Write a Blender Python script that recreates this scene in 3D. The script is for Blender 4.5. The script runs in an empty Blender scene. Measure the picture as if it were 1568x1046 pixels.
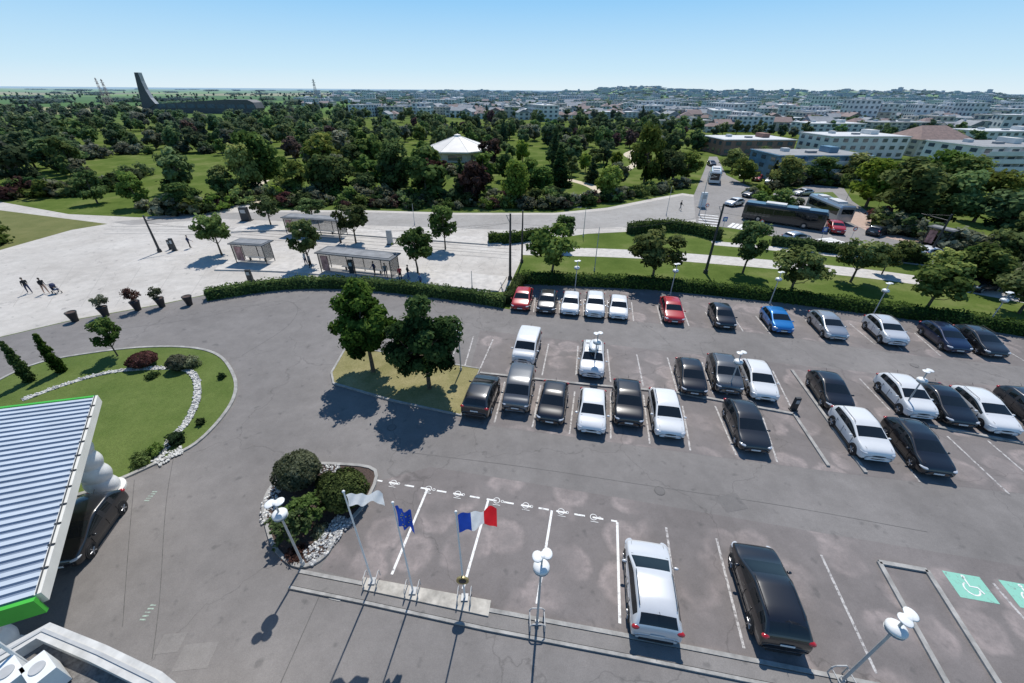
import bpy, bmesh, math, random
import numpy as np
from mathutils import Vector, Matrix
random.seed(7)
RAD = math.radians
scene = bpy.context.scene
COL = scene.collection

# ------------------------------------------------------------------ camera
H = 19.0
F = 623.0
CX, CY = 784.0, 523.0
MR = Matrix.Rotation(RAD(90-31.72), 3, 'X') @ Matrix.Rotation(RAD(0.45), 3, 'Z')
MI = MR.transposed()
cd = bpy.data.cameras.new("camera")
cd.lens = 36*F/1568.0
cd.sensor_width = 36
cd.clip_start = 0.1
cd.clip_end = 120000
cam = bpy.data.objects.new("camera", cd)
COL.objects.link(cam)
cam.matrix_world = Matrix.Translation((0, 0, H)) @ MR.to_4x4()
scene.camera = cam

# survey helpers: sight a point of the site on a horizontal plane (z) -> metres
def G(px, py, z=0.0):
    d = MR @ Vector(((px-CX)/F, (CY-py)/F, -1))
    t = (z-H)/d.z
    return Vector((d.x*t, d.y*t))
def PY(px, py, D):
    d = MR @ Vector(((px-CX)/F, (CY-py)/F, -1))
    t = D/d.y
    return (d.x*t, H+d.z*t)
def height(p, ytop):
    k = (CY-ytop)/F
    a0 = (MI @ Vector((p[0], p[1], -H)))
    a1 = MI @ Vector((0, 0, 1))
    return (k*-a0.z - a0.y)/(a1.y + k*a1.z)
def depth(p, z=0):
    return -(MI @ Vector((p[0], p[1], z-H))).z
def proj(x, y, z=0):
    c = MI @ Vector((x, y, z-H))
    if c.z > -0.01: return (-9999, -9999)
    return (CX+F*c.x/-c.z, CY-F*c.y/-c.z)
def inpoly(x, y, poly):
    r = False
    n = len(poly)
    for i in range(n):
        x1, y1 = poly[i]; x2, y2 = poly[(i+1) % n]
        if (y1 > y) != (y2 > y) and x < (x2-x1)*(y-y1)/(y2-y1)+x1:
            r = not r
    return r

# ------------------------------------------------------------------ materials
def new_mat(name):
    m = bpy.data.materials.new(name)
    m.use_nodes = True
    nt = m.node_tree
    for n in list(nt.nodes): nt.nodes.remove(n)
    out = nt.nodes.new('ShaderNodeOutputMaterial')
    return m, nt, out
def N(nt, t, **kw):
    n = nt.nodes.new(t)
    for k, v in kw.items(): setattr(n, k, v)
    return n
def L(nt, a, b): nt.links.new(a, b)
def c4(c): return (c[0], c[1], c[2], 1)
def mixc(nt, fac, a, b, mode='MIX'):
    n = N(nt, 'ShaderNodeMix', data_type='RGBA', blend_type=mode)
    for s, v in ((n.inputs[0], fac), (n.inputs[6], a), (n.inputs[7], b)):
        if isinstance(v, bpy.types.NodeSocket): L(nt, v, s)
        elif isinstance(v, (int, float)): s.default_value = v
        else: s.default_value = c4(v)
    return n.outputs[2]
def ramp(nt, fac, stops, interp='LINEAR'):
    n = N(nt, 'ShaderNodeValToRGB')
    n.color_ramp.interpolation = interp
    e = n.color_ramp.elements
    while len(e) < len(stops): e.new(0.5)
    for i, (p, c) in enumerate(stops):
        e[i].position = p
        e[i].color = c4(c) if not isinstance(c, (int, float)) else (c, c, c, 1)
    L(nt, fac, n.inputs[0])
    return n.outputs[0]
def noise(nt, vec, scale, detail=3, rough=0.6):
    n = N(nt, 'ShaderNodeTexNoise')
    n.inputs['Scale'].default_value = scale
    n.inputs['Detail'].default_value = detail
    n.inputs['Roughness'].default_value = rough
    L(nt, vec, n.inputs['Vector'])
    return n.outputs[0]
def wpos(nt): return N(nt, 'ShaderNodeNewGeometry').outputs['Position']
def haze_tint(nt, col, d0=130, d1=4500, mx=0.9, hc=(0.29, 0.40, 0.51), pwr=0.66):  # aerial haze painted into the surface colour: blends to blue-grey with distance
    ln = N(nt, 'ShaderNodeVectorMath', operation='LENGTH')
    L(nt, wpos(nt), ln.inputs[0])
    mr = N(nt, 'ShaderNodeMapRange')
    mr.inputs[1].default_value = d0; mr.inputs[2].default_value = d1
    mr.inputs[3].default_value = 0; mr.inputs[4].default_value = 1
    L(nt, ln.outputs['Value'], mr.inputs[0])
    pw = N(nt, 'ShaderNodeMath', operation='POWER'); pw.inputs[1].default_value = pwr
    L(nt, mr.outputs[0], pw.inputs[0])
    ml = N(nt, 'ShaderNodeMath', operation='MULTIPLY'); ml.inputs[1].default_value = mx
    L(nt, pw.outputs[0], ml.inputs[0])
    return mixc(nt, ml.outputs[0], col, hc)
def simple(name, col, rough=0.8, var=0.12, scale=3.0, metal=0.0, coat=0.0, spec=0.5, bump=0.0, far=False, objc=False, trans=0.0, clear=0.0):
    m, nt, out = new_mat(name)
    b = N(nt, 'ShaderNodeBsdfPrincipled')
    if objc: v = N(nt, 'ShaderNodeTexCoord').outputs['Object']
    else: v = wpos(nt)
    nz = noise(nt, v, scale)
    lo = tuple(max(0, x*(1-var)) for x in col); hi = tuple(min(1, x*(1+var)) for x in col)
    c = ramp(nt, nz, [(0.3, lo), (0.7, hi)])
    if far: c = haze_tint(nt, c)
    L(nt, c, b.inputs['Base Color'])
    b.inputs['Roughness'].default_value = rough
    b.inputs['Metallic'].default_value = metal
    b.inputs['Coat Weight'].default_value = coat
    b.inputs['Coat Roughness'].default_value = 0.05
    b.inputs['Specular IOR Level'].default_value = spec
    if bump:
        bp = N(nt, 'ShaderNodeBump'); bp.inputs['Strength'].default_value = bump
        bp.inputs['Distance'].default_value = 0.02
        L(nt, noise(nt, v, scale*12), bp.inputs['Height']); L(nt, bp.outputs[0], b.inputs['Normal'])
    last = b.outputs[0]
    if trans or clear:
        t = N(nt, 'ShaderNodeBsdfTranslucent' if trans else 'ShaderNodeBsdfTransparent')
        if trans: L(nt, c, t.inputs['Color'])
        mx = N(nt, 'ShaderNodeMixShader'); mx.inputs[0].default_value = trans or clear
        L(nt, last, mx.inputs[1]); L(nt, t.outputs[0], mx.inputs[2]); last = mx.outputs[0]
    L(nt, last, out.inputs[0])
    return m
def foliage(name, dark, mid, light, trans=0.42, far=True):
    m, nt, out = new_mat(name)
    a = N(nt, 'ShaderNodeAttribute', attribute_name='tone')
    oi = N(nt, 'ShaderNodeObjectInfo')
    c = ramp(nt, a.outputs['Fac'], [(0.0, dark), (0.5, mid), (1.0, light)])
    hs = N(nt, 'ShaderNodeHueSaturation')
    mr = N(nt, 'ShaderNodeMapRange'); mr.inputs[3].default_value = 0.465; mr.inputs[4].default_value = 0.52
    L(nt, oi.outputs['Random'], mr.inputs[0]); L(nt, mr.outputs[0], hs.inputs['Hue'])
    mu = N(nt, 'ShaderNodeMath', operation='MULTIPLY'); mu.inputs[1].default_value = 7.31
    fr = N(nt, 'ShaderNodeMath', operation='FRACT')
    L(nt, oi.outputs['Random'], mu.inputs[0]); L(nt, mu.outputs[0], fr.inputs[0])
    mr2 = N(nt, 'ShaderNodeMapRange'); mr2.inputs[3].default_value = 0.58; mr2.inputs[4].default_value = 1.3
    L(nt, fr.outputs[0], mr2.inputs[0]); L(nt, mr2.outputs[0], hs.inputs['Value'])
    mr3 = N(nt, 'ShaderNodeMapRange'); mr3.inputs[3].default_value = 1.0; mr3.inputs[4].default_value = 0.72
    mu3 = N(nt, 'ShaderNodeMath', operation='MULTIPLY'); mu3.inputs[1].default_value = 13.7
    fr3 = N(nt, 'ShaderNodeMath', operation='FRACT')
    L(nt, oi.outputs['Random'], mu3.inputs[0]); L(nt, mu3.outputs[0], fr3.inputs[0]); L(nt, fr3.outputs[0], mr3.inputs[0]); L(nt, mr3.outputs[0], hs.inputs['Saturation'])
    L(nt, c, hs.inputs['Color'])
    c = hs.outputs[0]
    if far: c = haze_tint(nt, c)
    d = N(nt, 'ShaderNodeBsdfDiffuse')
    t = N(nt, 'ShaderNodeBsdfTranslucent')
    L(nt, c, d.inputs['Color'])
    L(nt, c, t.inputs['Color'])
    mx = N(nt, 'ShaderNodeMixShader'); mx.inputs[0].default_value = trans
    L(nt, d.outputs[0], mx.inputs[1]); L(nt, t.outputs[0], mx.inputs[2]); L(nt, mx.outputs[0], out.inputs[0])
    return m

def asphalt(name, a, b, blot=0.0, crack=True, blotc=(0.46, 0.38, 0.355)):
    m, nt, out = new_mat(name)
    p = N(nt, 'ShaderNodeBsdfPrincipled'); p.inputs['Roughness'].default_value = 0.85
    v = wpos(nt)
    big = noise(nt, v, 0.12, 5, 0.65)
    c = ramp(nt, big, [(0.33, a), (0.66, b)])
    st = noise(nt, v, 0.9, 4, 0.7)
    c = mixc(nt, 0.5, c, ramp(nt, st, [(0.3, 0.6), (0.7, 1.0)]), 'MULTIPLY')
    fine = noise(nt, v, 28, 2, 0.8)
    c = mixc(nt, 0.6, c, ramp(nt, fine, [(0.25, 0.5), (0.75, 1.0)]), 'MULTIPLY')
    oil = ramp(nt, noise(nt, v, 1.5, 2, 0.5), [(0.64, 0.0), (0.74, 1.0)])
    c = mixc(nt, oil, c, mixc(nt, 0.4, c, (0.05, 0.05, 0.05)))
    if blot > 0:
        vo = N(nt, 'ShaderNodeTexVoronoi'); vo.inputs['Scale'].default_value = 0.42
        vo.voronoi_dimensions = '2D'
        vo.inputs['Randomness'].default_value = 0.9
        wn = N(nt, 'ShaderNodeTexNoise'); wn.inputs['Scale'].default_value = 1.6; wn.inputs['Detail'].default_value = 4
        L(nt, v, wn.inputs['Vector'])
        sc = N(nt, 'ShaderNodeVectorMath', operation='MULTIPLY_ADD')
        L(nt, wn.outputs['Color'], sc.inputs[0]); sc.inputs[1].default_value = (0.6, 0.6, 0); L(nt, v, sc.inputs[2])
        L(nt, sc.outputs[0], vo.inputs['Vector'])
        r = ramp(nt, vo.outputs['Distance'], [(0.0, 0.55), (0.20, 0.6), (0.30, 1.0), (0.35, 0.85), (0.44, 0.0)])
        mk = ramp(nt, noise(nt, v, 0.30, 2), [(0.40, 0.0), (0.58, 1.0)])
        br = ramp(nt, noise(nt, v, 4.0, 4, 0.7), [(0.35, 0.45), (0.6, 1.0)])
        mm = N(nt, 'ShaderNodeMath', operation='MULTIPLY'); L(nt, r, mm.inputs[0]); L(nt, mk, mm.inputs[1])
        m3 = N(nt, 'ShaderNodeMath', operation='MULTIPLY'); L(nt, mm.outputs[0], m3.inputs[0]); L(nt, br, m3.inputs[1])
        m2 = N(nt, 'ShaderNodeMath', operation='MULTIPLY'); m2.inputs[1].default_value = blot; L(nt, m3.outputs[0], m2.inputs[0])
        c = mixc(nt, m2.outputs[0], c, blotc)
    if crack:
        vc = N(nt, 'ShaderNodeTexVoronoi', feature='DISTANCE_TO_EDGE'); vc.inputs['Scale'].default_value = 0.09
        sc = N(nt, 'ShaderNodeVectorMath', operation='MULTIPLY_ADD')
        wn = N(nt, 'ShaderNodeTexNoise'); wn.inputs['Scale'].default_value = 0.5; wn.inputs['Detail'].default_value = 4
        L(nt, v, wn.inputs['Vector'])
        L(nt, wn.outputs['Color'], sc.inputs[0]); sc.inputs[1].default_value = (3, 3, 0); L(nt, v, sc.inputs[2])
        L(nt, sc.outputs[0], vc.inputs['Vector'])
        k = ramp(nt, vc.outputs['Distance'], [(0.0, 0.65), (0.003, 1.0)])
        c = mixc(nt, 0.75, c, k, 'MULTIPLY')
    L(nt, c, p.inputs['Base Color'])
    L(nt, p.outputs[0], out.inputs[0])
    return m
def grass(name, a, b):
    m, nt, out = new_mat(name)
    p = N(nt, 'ShaderNodeBsdfPrincipled'); p.inputs['Roughness'].default_value = 0.9; p.inputs['Specular IOR Level'].default_value = 0.15
    v = wpos(nt)
    c = ramp(nt, noise(nt, v, 0.35, 5, 0.7), [(0.3, a), (0.7, b)])
    c = mixc(nt, 0.6, c, ramp(nt, noise(nt, v, 9, 3, 0.8), [(0.3, 0.45), (0.7, 1.0)]), 'MULTIPLY')
    L(nt, c, p.inputs['Base Color'])
    bp = N(nt, 'ShaderNodeBump'); bp.inputs['Strength'].default_value = 0.7; bp.inputs['Distance'].default_value = 0.05
    L(nt, noise(nt, v, 14, 2, 0.8), bp.inputs['Height']); L(nt, bp.outputs[0], p.inputs['Normal'])
    L(nt, p.outputs[0], out.inputs[0])
    return m
def worn_paint(name, col, thr=0.42):
    m, nt, out = new_mat(name)
    p = N(nt, 'ShaderNodeBsdfPrincipled'); p.inputs['Roughness'].default_value = 0.7
    v = wpos(nt)
    f = ramp(nt, noise(nt, v, 5, 5, 0.8), [(thr-0.06, 0.0), (thr+0.08, 1.0)])
    L(nt, mixc(nt, f, (0.17, 0.155, 0.15), col), p.inputs['Base Color'])
    L(nt, p.outputs[0], out.inputs[0])
    return m

m_asph = asphalt('asphalt_road', (0.195, 0.180, 0.170), (0.262, 0.243, 0.230))
m_park = asphalt('asphalt_car_park', (0.178, 0.158, 0.150), (0.238, 0.212, 0.202), blot=0.42)
m_road = asphalt('road_grey', (0.34, 0.32, 0.295), (0.42, 0.40, 0.375), crack=False)
m_conc = asphalt('plaza_concrete', (0.52, 0.48, 0.43), (0.66, 0.62, 0.565))
m_path = simple('path_concrete', (0.50, 0.47, 0.43), 0.9, 0.15, 1.5)
m_kerb = simple('kerb_concrete', (0.31, 0.30, 0.28), 0.9, 0.3, 2.0, bump=0.2)
m_slab = simple('concrete_slab', (0.42, 0.39, 0.34), 0.9, 0.3, 2.0, bump=0.2)
m_lawn = grass('lawn', (0.090, 0.138, 0.028), (0.150, 0.195, 0.052))
m_dry = grass('dry_grass', (0.21, 0.20, 0.075), (0.38, 0.33, 0.17))
m_field = grass('rough_grass', (0.13, 0.15, 0.045), (0.21, 0.21, 0.08))
m_white = worn_paint('road_marking', (0.74, 0.73, 0.70), 0.38)
m_faded = worn_paint('faded_marking', (0.48, 0.46, 0.44), 0.47)
m_teal = worn_paint('teal_marking', (0.22, 0.50, 0.39), 0.36)
m_rail = simple('rail_steel', (0.16, 0.15, 0.14), 0.4, 0.2, 3, metal=0.5)
m_black = simple('black_plastic', (0.02, 0.02, 0.022), 0.5, 0.1, 5, objc=True)
m_tyre = simple('tyre_rubber', (0.018, 0.018, 0.018), 0.85, 0.2, 9, objc=True)
m_glass = simple('car_glass', (0.010, 0.013, 0.015), 0.04, 0.1, 3, spec=0.6, objc=True)
m_rim = simple('alloy', (0.45, 0.45, 0.46), 0.3, 0.1, 3, metal=0.8, objc=True)
m_head = simple('headlamp', (0.5, 0.52, 0.55), 0.08, 0.1, 9, coat=1, objc=True)
m_tail = simple('tail_lamp', (0.35, 0.01, 0.01), 0.15, 0.1, 9, coat=1, objc=True)
m_plate = simple('number_plate', (0.7, 0.7, 0.68), 0.4, 0.1, 9, objc=True)
m_lampw = simple('lamp_white', (0.72, 0.72, 0.70), 0.35, 0.06, 3)
m_pole = simple('pole_grey', (0.42, 0.42, 0.41), 0.45, 0.1, 3)
m_dark = simple('dark_metal', (0.03, 0.032, 0.035), 0.5, 0.2, 3)
m_bark = simple('bark', (0.10, 0.08, 0.055), 0.95, 0.3, 8, bump=0.5)
m_stone = simple('white_pebbles', (0.5, 0.49, 0.46), 0.9, 0.5, 14, bump=0.8)
m_mulch = simple('mulch', (0.075, 0.05, 0.04), 0.95, 0.5, 14, bump=0.9)
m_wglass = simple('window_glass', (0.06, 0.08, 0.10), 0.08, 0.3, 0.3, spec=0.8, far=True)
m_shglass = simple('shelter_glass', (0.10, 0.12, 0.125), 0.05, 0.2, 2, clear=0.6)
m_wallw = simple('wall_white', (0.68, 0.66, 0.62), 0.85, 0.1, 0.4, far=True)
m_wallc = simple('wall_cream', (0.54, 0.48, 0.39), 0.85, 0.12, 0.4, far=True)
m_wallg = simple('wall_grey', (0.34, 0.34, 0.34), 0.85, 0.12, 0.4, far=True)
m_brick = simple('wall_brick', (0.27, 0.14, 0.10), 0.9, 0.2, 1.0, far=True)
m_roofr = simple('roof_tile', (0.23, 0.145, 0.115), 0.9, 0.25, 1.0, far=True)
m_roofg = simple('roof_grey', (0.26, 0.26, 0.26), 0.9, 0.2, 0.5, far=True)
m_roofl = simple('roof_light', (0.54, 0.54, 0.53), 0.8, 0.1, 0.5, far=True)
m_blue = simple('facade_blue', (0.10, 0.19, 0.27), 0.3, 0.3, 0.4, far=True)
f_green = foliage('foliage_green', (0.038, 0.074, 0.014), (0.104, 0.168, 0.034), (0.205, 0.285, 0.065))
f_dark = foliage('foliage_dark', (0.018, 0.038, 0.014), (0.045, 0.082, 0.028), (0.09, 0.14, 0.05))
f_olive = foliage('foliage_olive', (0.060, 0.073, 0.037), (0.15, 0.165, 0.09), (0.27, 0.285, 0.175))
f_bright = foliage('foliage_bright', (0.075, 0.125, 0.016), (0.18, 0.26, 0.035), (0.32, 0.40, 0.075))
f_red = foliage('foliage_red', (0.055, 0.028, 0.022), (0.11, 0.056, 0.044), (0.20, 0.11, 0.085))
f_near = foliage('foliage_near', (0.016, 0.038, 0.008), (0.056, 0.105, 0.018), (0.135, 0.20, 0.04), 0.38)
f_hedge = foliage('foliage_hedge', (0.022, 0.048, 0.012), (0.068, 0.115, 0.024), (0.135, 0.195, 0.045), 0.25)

# ------------------------------------------------------------------ mesh builder
class MB:
    def __init__(s): s.v = []; s.f = []; s.m = []; s.sm = []; s.mats = []
    def mi(s, mat):
        if mat not in s.mats: s.mats.append(mat)
        return s.mats.index(mat)
    def add(s, vs, fs, mat, smooth=False):
        o = len(s.v); i = s.mi(mat)
        s.v.extend([tuple(v) for v in vs])
        for f in fs:
            s.f.append(tuple(o+k for k in f)); s.m.append(i); s.sm.append(smooth)
    def box(s, c, size, mat, rz=0.0, top=(1, 1)):
        hx, hy, hz = size[0]/2, size[1]/2, size[2]/2
        vs = []
        for z, k in ((-hz, (1, 1)), (hz, top)):
            for x, y in ((-hx, -hy), (hx, -hy), (hx, hy), (-hx, hy)):
                x *= k[0]; y *= k[1]
                vs.append((c[0]+x*math.cos(rz)-y*math.sin(rz), c[1]+x*math.sin(rz)+y*math.cos(rz), c[2]+z))
        s.add(vs, [(3, 2, 1, 0), (4, 5, 6, 7), (0, 1, 5, 4), (1, 2, 6, 5), (2, 3, 7, 6), (3, 0, 4, 7)], mat)
    def cyl(s, p0, p1, r0, r1, mat, n=8, caps=True, smooth=True):
        p0 = Vector(p0); p1 = Vector(p1); d = (p1-p0)
        if d.length < 1e-6: return
        d.normalize()
        a = d.orthogonal().normalized(); b = d.cross(a)
        vs = []
        for p, r in ((p0, r0), (p1, r1)):
            for i in range(n):
                t = 2*math.pi*i/n
                vs.append(p+a*math.cos(t)*r+b*math.sin(t)*r)
        s.add(vs, [(i, (i+1) % n, n+(i+1) % n, n+i) for i in range(n)], mat, smooth)
        if caps:
            s.add(vs[n:], [tuple(range(n))], mat); s.add(vs[:n], [tuple(reversed(range(n)))], mat)
    def ball(s, c, r, mat, n=10, m=7, rz=0.0):
        if isinstance(r, (int, float)): r = (r, r, r)
        vs = [(0, 0, -1)]
        for j in range(1, m):
            ph = -math.pi/2+math.pi*j/m
            for i in range(n):
                t = 2*math.pi*i/n
                vs.append((math.cos(ph)*math.cos(t), math.cos(ph)*math.sin(t), math.sin(ph)))
        vs.append((0, 0, 1))
        fs = [(0, 1+(i+1) % n, 1+i) for i in range(n)]
        for j in range(m-2):
            for i in range(n):
                a = 1+j*n
                fs.append((a+i, a+(i+1) % n, a+n+(i+1) % n, a+n+i))
        a = 1+(m-2)*n
        fs += [(a+i, a+(i+1) % n, len(vs)-1) for i in range(n)]
        o = []
        for v in vs:
            x, y, z = v[0]*r[0], v[1]*r[1], v[2]*r[2]
            o.append((c[0]+x*math.cos(rz)-y*math.sin(rz), c[1]+x*math.sin(rz)+y*math.cos(rz), c[2]+z))
        s.add(o, fs, mat, True)
    def tube(s, pts, r, mat, n=6):
        for a, b in zip(pts[:-1], pts[1:]): s.cyl(a, b, r, r, mat, n)
    def mesh(s, name):
        me = bpy.data.meshes.new(name)
        me.from_pydata(s.v, [], s.f)
        for m in s.mats: me.materials.append(m)
        me.polygons.foreach_set('material_index', s.m)
        me.polygons.foreach_set('use_smooth', s.sm)
        me.update()
        return me
    def obj(s, name, loc=(0, 0, 0), rz=0.0, scale=(1, 1, 1), parent=None):
        return place(s.mesh(name), name, loc, rz, scale, parent)
def place(me, name, loc=(0, 0, 0), rz=0.0, scale=(1, 1, 1), parent=None):
    o = bpy.data.objects.new(name, me)
    o.location = loc; o.rotation_euler = (0, 0, rz); o.scale = scale
    if parent: o.parent = parent
    COL.objects.link(o)
    return o
def empty(name):
    e = bpy.data.objects.new(name, None); COL.objects.link(e); return e

def sheet(name, pts, z, mat):
    b = MB(); vs = [(p[0], p[1], z) for p in pts]
    area = sum(vs[i][0]*vs[(i+1) % len(vs)][1]-vs[(i+1) % len(vs)][0]*vs[i][1] for i in range(len(vs)))
    f = tuple(range(len(vs)))
    if area < 0: f = tuple(reversed(f))
    b.add(vs, [f], mat)
    return b.obj(name)
def smooth_line(pts, n=6, closed=False):
    pts = [Vector((p[0], p[1])) for p in pts]
    out = []
    m = len(pts)
    rngi = range(m) if closed else range(m-1)
    for i in rngi:
        if closed: p0, p1, p2, p3 = pts[i-1], pts[i], pts[(i+1) % m], pts[(i+2) % m]
        else: p0, p1, p2, p3 = pts[max(i-1, 0)], pts[i], pts[i+1], pts[min(i+2, m-1)]
        for k in range(n):
            t = k/n
            out.append(0.5*((2*p1)+(p2-p0)*t+(2*p0-5*p1+4*p2-p3)*t*t+(3*p1-p0-3*p2+p3)*t**3))
    if not closed: out.append(pts[-1])
    return out
def offsets(pts, closed=False):
    o = []
    m = len(pts)
    for i in range(m):
        a = pts[i-1] if (i > 0 or closed) else pts[i]
        b = pts[(i+1) % m] if (i < m-1 or closed) else pts[i]
        d = (b-a)
        if d.length < 1e-6: d = Vector((1, 0))
        d.normalize(); o.append(Vector((-d.y, d.x)))
    return o
def ribbon(b, pts, w, z, mat, h=0.0, closed=False):
    pts = [Vector((p[0], p[1])) for p in pts]
    nn = offsets(pts, closed); m = len(pts)
    vs = []
    for p, n in zip(pts, nn):
        l = p+n*w/2; r = p-n*w/2
        vs += [(r.x, r.y, z+h), (l.x, l.y, z+h), (r.x, r.y, z), (l.x, l.y, z)]
    fs = []
    for i in range(m if closed else m-1):
        a = 4*i; c = 4*((i+1) % m)
        fs.append((a, c, c+1, a+1))
        if h > 0:
            fs += [(a+2, c+2, c, a), (a+1, c+1, c+3, a+3)]
    if h > 0 and not closed:
        fs += [(0, 1, 3, 2), (4*m-4, 4*m-2, 4*m-1, 4*m-3)]
    b.add(vs, fs, mat)
def gp(l, z=0.0): return [G(x, y, z) for x, y in l]

# ------------------------------------------------------------------ foliage
def leaf_mesh(name, pos, nrm, size, tone, mb=None, mats=(f_green,)):
    n = len(pos); rg = np.random.default_rng(len(pos))
    nrm = nrm/np.maximum(np.linalg.norm(nrm, axis=1, keepdims=True), 1e-6)
    r = rg.normal(size=(n, 3)); t = np.cross(nrm, r); t /= np.maximum(np.linalg.norm(t, axis=1, keepdims=True), 1e-6)
    bt = np.cross(nrm, t)
    s = (size*rg.uniform(0.6, 1.35, n))[:, None]
    V = np.empty((n, 4, 3))
    V[:, 0] = pos-t*s*0.62; V[:, 1] = pos-bt*s*0.40+nrm*s*0.12
    V[:, 2] = pos+t*s*0.62; V[:, 3] = pos+bt*s*0.40-nrm*s*0.05
    V = V.reshape(-1, 3)
    T = np.repeat(tone, 4)
    mbv = np.array(mb.v) if mb and mb.v else np.zeros((0, 3))
    allv = np.vstack([V, mbv]) if len(mbv) else V
    me = bpy.data.meshes.new(name)
    loops = list(range(4*n)); tot = [4]*n; mi = [0]*n
    if mb and mb.v:
        for f, m_ in zip(mb.f, mb.m):
            loops += [4*n+k for k in f]; tot.append(len(f)); mi.append(1+m_)
    me.vertices.add(len(allv)); me.vertices.foreach_set('co', allv.astype(np.float32).ravel())
    me.loops.add(len(loops)); me.loops.foreach_set('vertex_index', loops)
    me.polygons.add(len(tot))
    st = np.concatenate([[0], np.cumsum(tot)[:-1]]).astype(np.int32)
    me.polygons.foreach_set('loop_start', st)
    me.update(calc_edges=True)
    me.materials.append(mats[0])
    if mb:
        for m_ in mb.mats: me.materials.append(m_)
    me.polygons.foreach_set('material_index', mi)
    at = me.attributes.new('tone', 'FLOAT', 'POINT')
    at.data.foreach_set('value', np.concatenate([T, np.full(len(mbv), 0.3)]).astype(np.float32))
    me.validate()
    return me
def make_tree(name, h, r, cb, nl, ls, kind='round', nc=26, seed=1, mat=None, tr=0.16, trunk=True, spread=0.76, crr=(0.22, 0.40)):
    rg = np.random.default_rng(seed)
    cz = (cb+h)/2; hz = (h-cb)/2
    C = []; R = []
    for i in range(nc):
        if kind == 'round':
            d = rg.normal(size=3); d /= np.linalg.norm(d); u = rg.uniform(0.15, 1)**0.45
            c = d*u*np.array([r*spread, r*spread, hz*(spread+.04)])
            taper = 1.0-0.22*max(0, c[2]/hz)
            c[:2] *= taper
            c[2] += cz; rr = r*rg.uniform(*crr)
        elif kind == 'cone':
            t = (i+0.5)/nc
            a = rg.uniform(0, 2*math.pi); q = r*(1-t)*rg.uniform(0.3, 0.8)
            c = np.array([q*math.cos(a), q*math.sin(a), cb+(h-cb)*t]); rr = r*(0.42*(1-t)+0.10)
        elif kind == 'column':
            t = (i+0.5)/nc
            a = rg.uniform(0, 2*math.pi); q = r*0.35*math.sin(math.pi*min(1, t*0.75+0.25))
            c = np.array([q*math.cos(a), q*math.sin(a), cb+(h-cb)*t*0.93]); rr = r*(0.75-0.4*t*t)
        elif kind == 'flat':
            a = rg.uniform(0, 2*math.pi); q = r*math.sqrt(rg.uniform(0, 1))
            c = np.array([q*math.cos(a), q*math.sin(a), h*rg.uniform(0.2, 0.6)]); rr = h*rg.uniform(0.4, 0.6)
        C.append(c); R.append(rr)
    C = np.array(C); R = np.array(R)
    ct = rg.uniform(0.12, 0.78, nc)
    idx = rg.choice(nc, nl, p=R**2/np.sum(R**2))
    d = rg.normal(size=(nl, 3)); d /= np.linalg.norm(d, axis=1, keepdims=True)
    u = rg.uniform(0, 1, nl)**0.4
    u *= np.where(rg.uniform(0, 1, nl) < 0.13, rg.uniform(1.0, 1.45, nl), 1.0)
    pos = C[idx]+d*(R[idx]*u)[:, None]*np.array([1, 1, 0.78])
    pos[:, 2] = np.maximum(pos[:, 2], 0.05)
    outw = pos-np.array([0, 0, cz]); outw /= np.maximum(np.linalg.norm(outw, axis=1, keepdims=True), 1e-3)
    nrm = d*0.7+outw*0.4+np.array([0, 0, 0.35])+rg.normal(scale=0.5, size=(nl, 3))
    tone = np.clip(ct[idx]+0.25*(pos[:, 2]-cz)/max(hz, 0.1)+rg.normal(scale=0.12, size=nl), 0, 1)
    mb = MB()
    if trunk:
        p = Vector((0, 0, -0.1))
        top = h*0.8
        K = 6; prev = p
        pts = [p]
        for k in range(1, K+1):
            t = k/K
            q = Vector((rg.normal()*0.03*h*t*0.5, rg.normal()*0.03*h*t*0.5, top*t))
            mb.cyl(prev, q, tr*(1.25-1.0*(k-1)/K), tr*(1.25-1.0*k/K), m_bark, 7, False); prev = q; pts.append(q)
        order = np.argsort(-np.linalg.norm(C[:, :2], axis=1))[:10]
        for j in order:
            s_ = pts[min(K-1, 1+int(rg.integers(1, 4)))]
            mid = (s_+Vector(C[j]))/2+Vector((0, 0, -0.04*h))
            mb.cyl(s_, mid, tr*0.45, tr*0.3, m_bark, 5, False); mb.cyl(mid, C[j], tr*0.3, tr*0.08, m_bark, 5, False)
    return leaf_mesh(name, pos, nrm, ls, tone, mb, (mat or f_green,))

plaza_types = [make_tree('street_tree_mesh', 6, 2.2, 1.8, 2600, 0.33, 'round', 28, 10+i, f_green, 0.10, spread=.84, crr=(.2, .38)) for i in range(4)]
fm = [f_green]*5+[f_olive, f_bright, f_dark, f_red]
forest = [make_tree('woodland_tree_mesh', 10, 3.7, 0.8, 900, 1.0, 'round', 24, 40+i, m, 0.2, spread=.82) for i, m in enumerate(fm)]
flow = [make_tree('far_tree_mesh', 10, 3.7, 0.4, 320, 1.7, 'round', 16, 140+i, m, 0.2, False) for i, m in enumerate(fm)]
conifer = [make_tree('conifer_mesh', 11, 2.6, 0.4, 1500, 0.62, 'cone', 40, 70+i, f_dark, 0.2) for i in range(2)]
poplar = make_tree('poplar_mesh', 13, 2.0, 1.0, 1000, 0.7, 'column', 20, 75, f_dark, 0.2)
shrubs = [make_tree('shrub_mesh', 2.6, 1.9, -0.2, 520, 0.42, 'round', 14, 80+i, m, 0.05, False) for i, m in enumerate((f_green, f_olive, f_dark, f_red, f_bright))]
grove = [make_tree('grove_mesh', 9, 17, 0, 620, 3.0, 'flat', 46, 90+i, (f_green, f_dark)[i % 2], 0.2, False) for i in range(3)]

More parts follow.
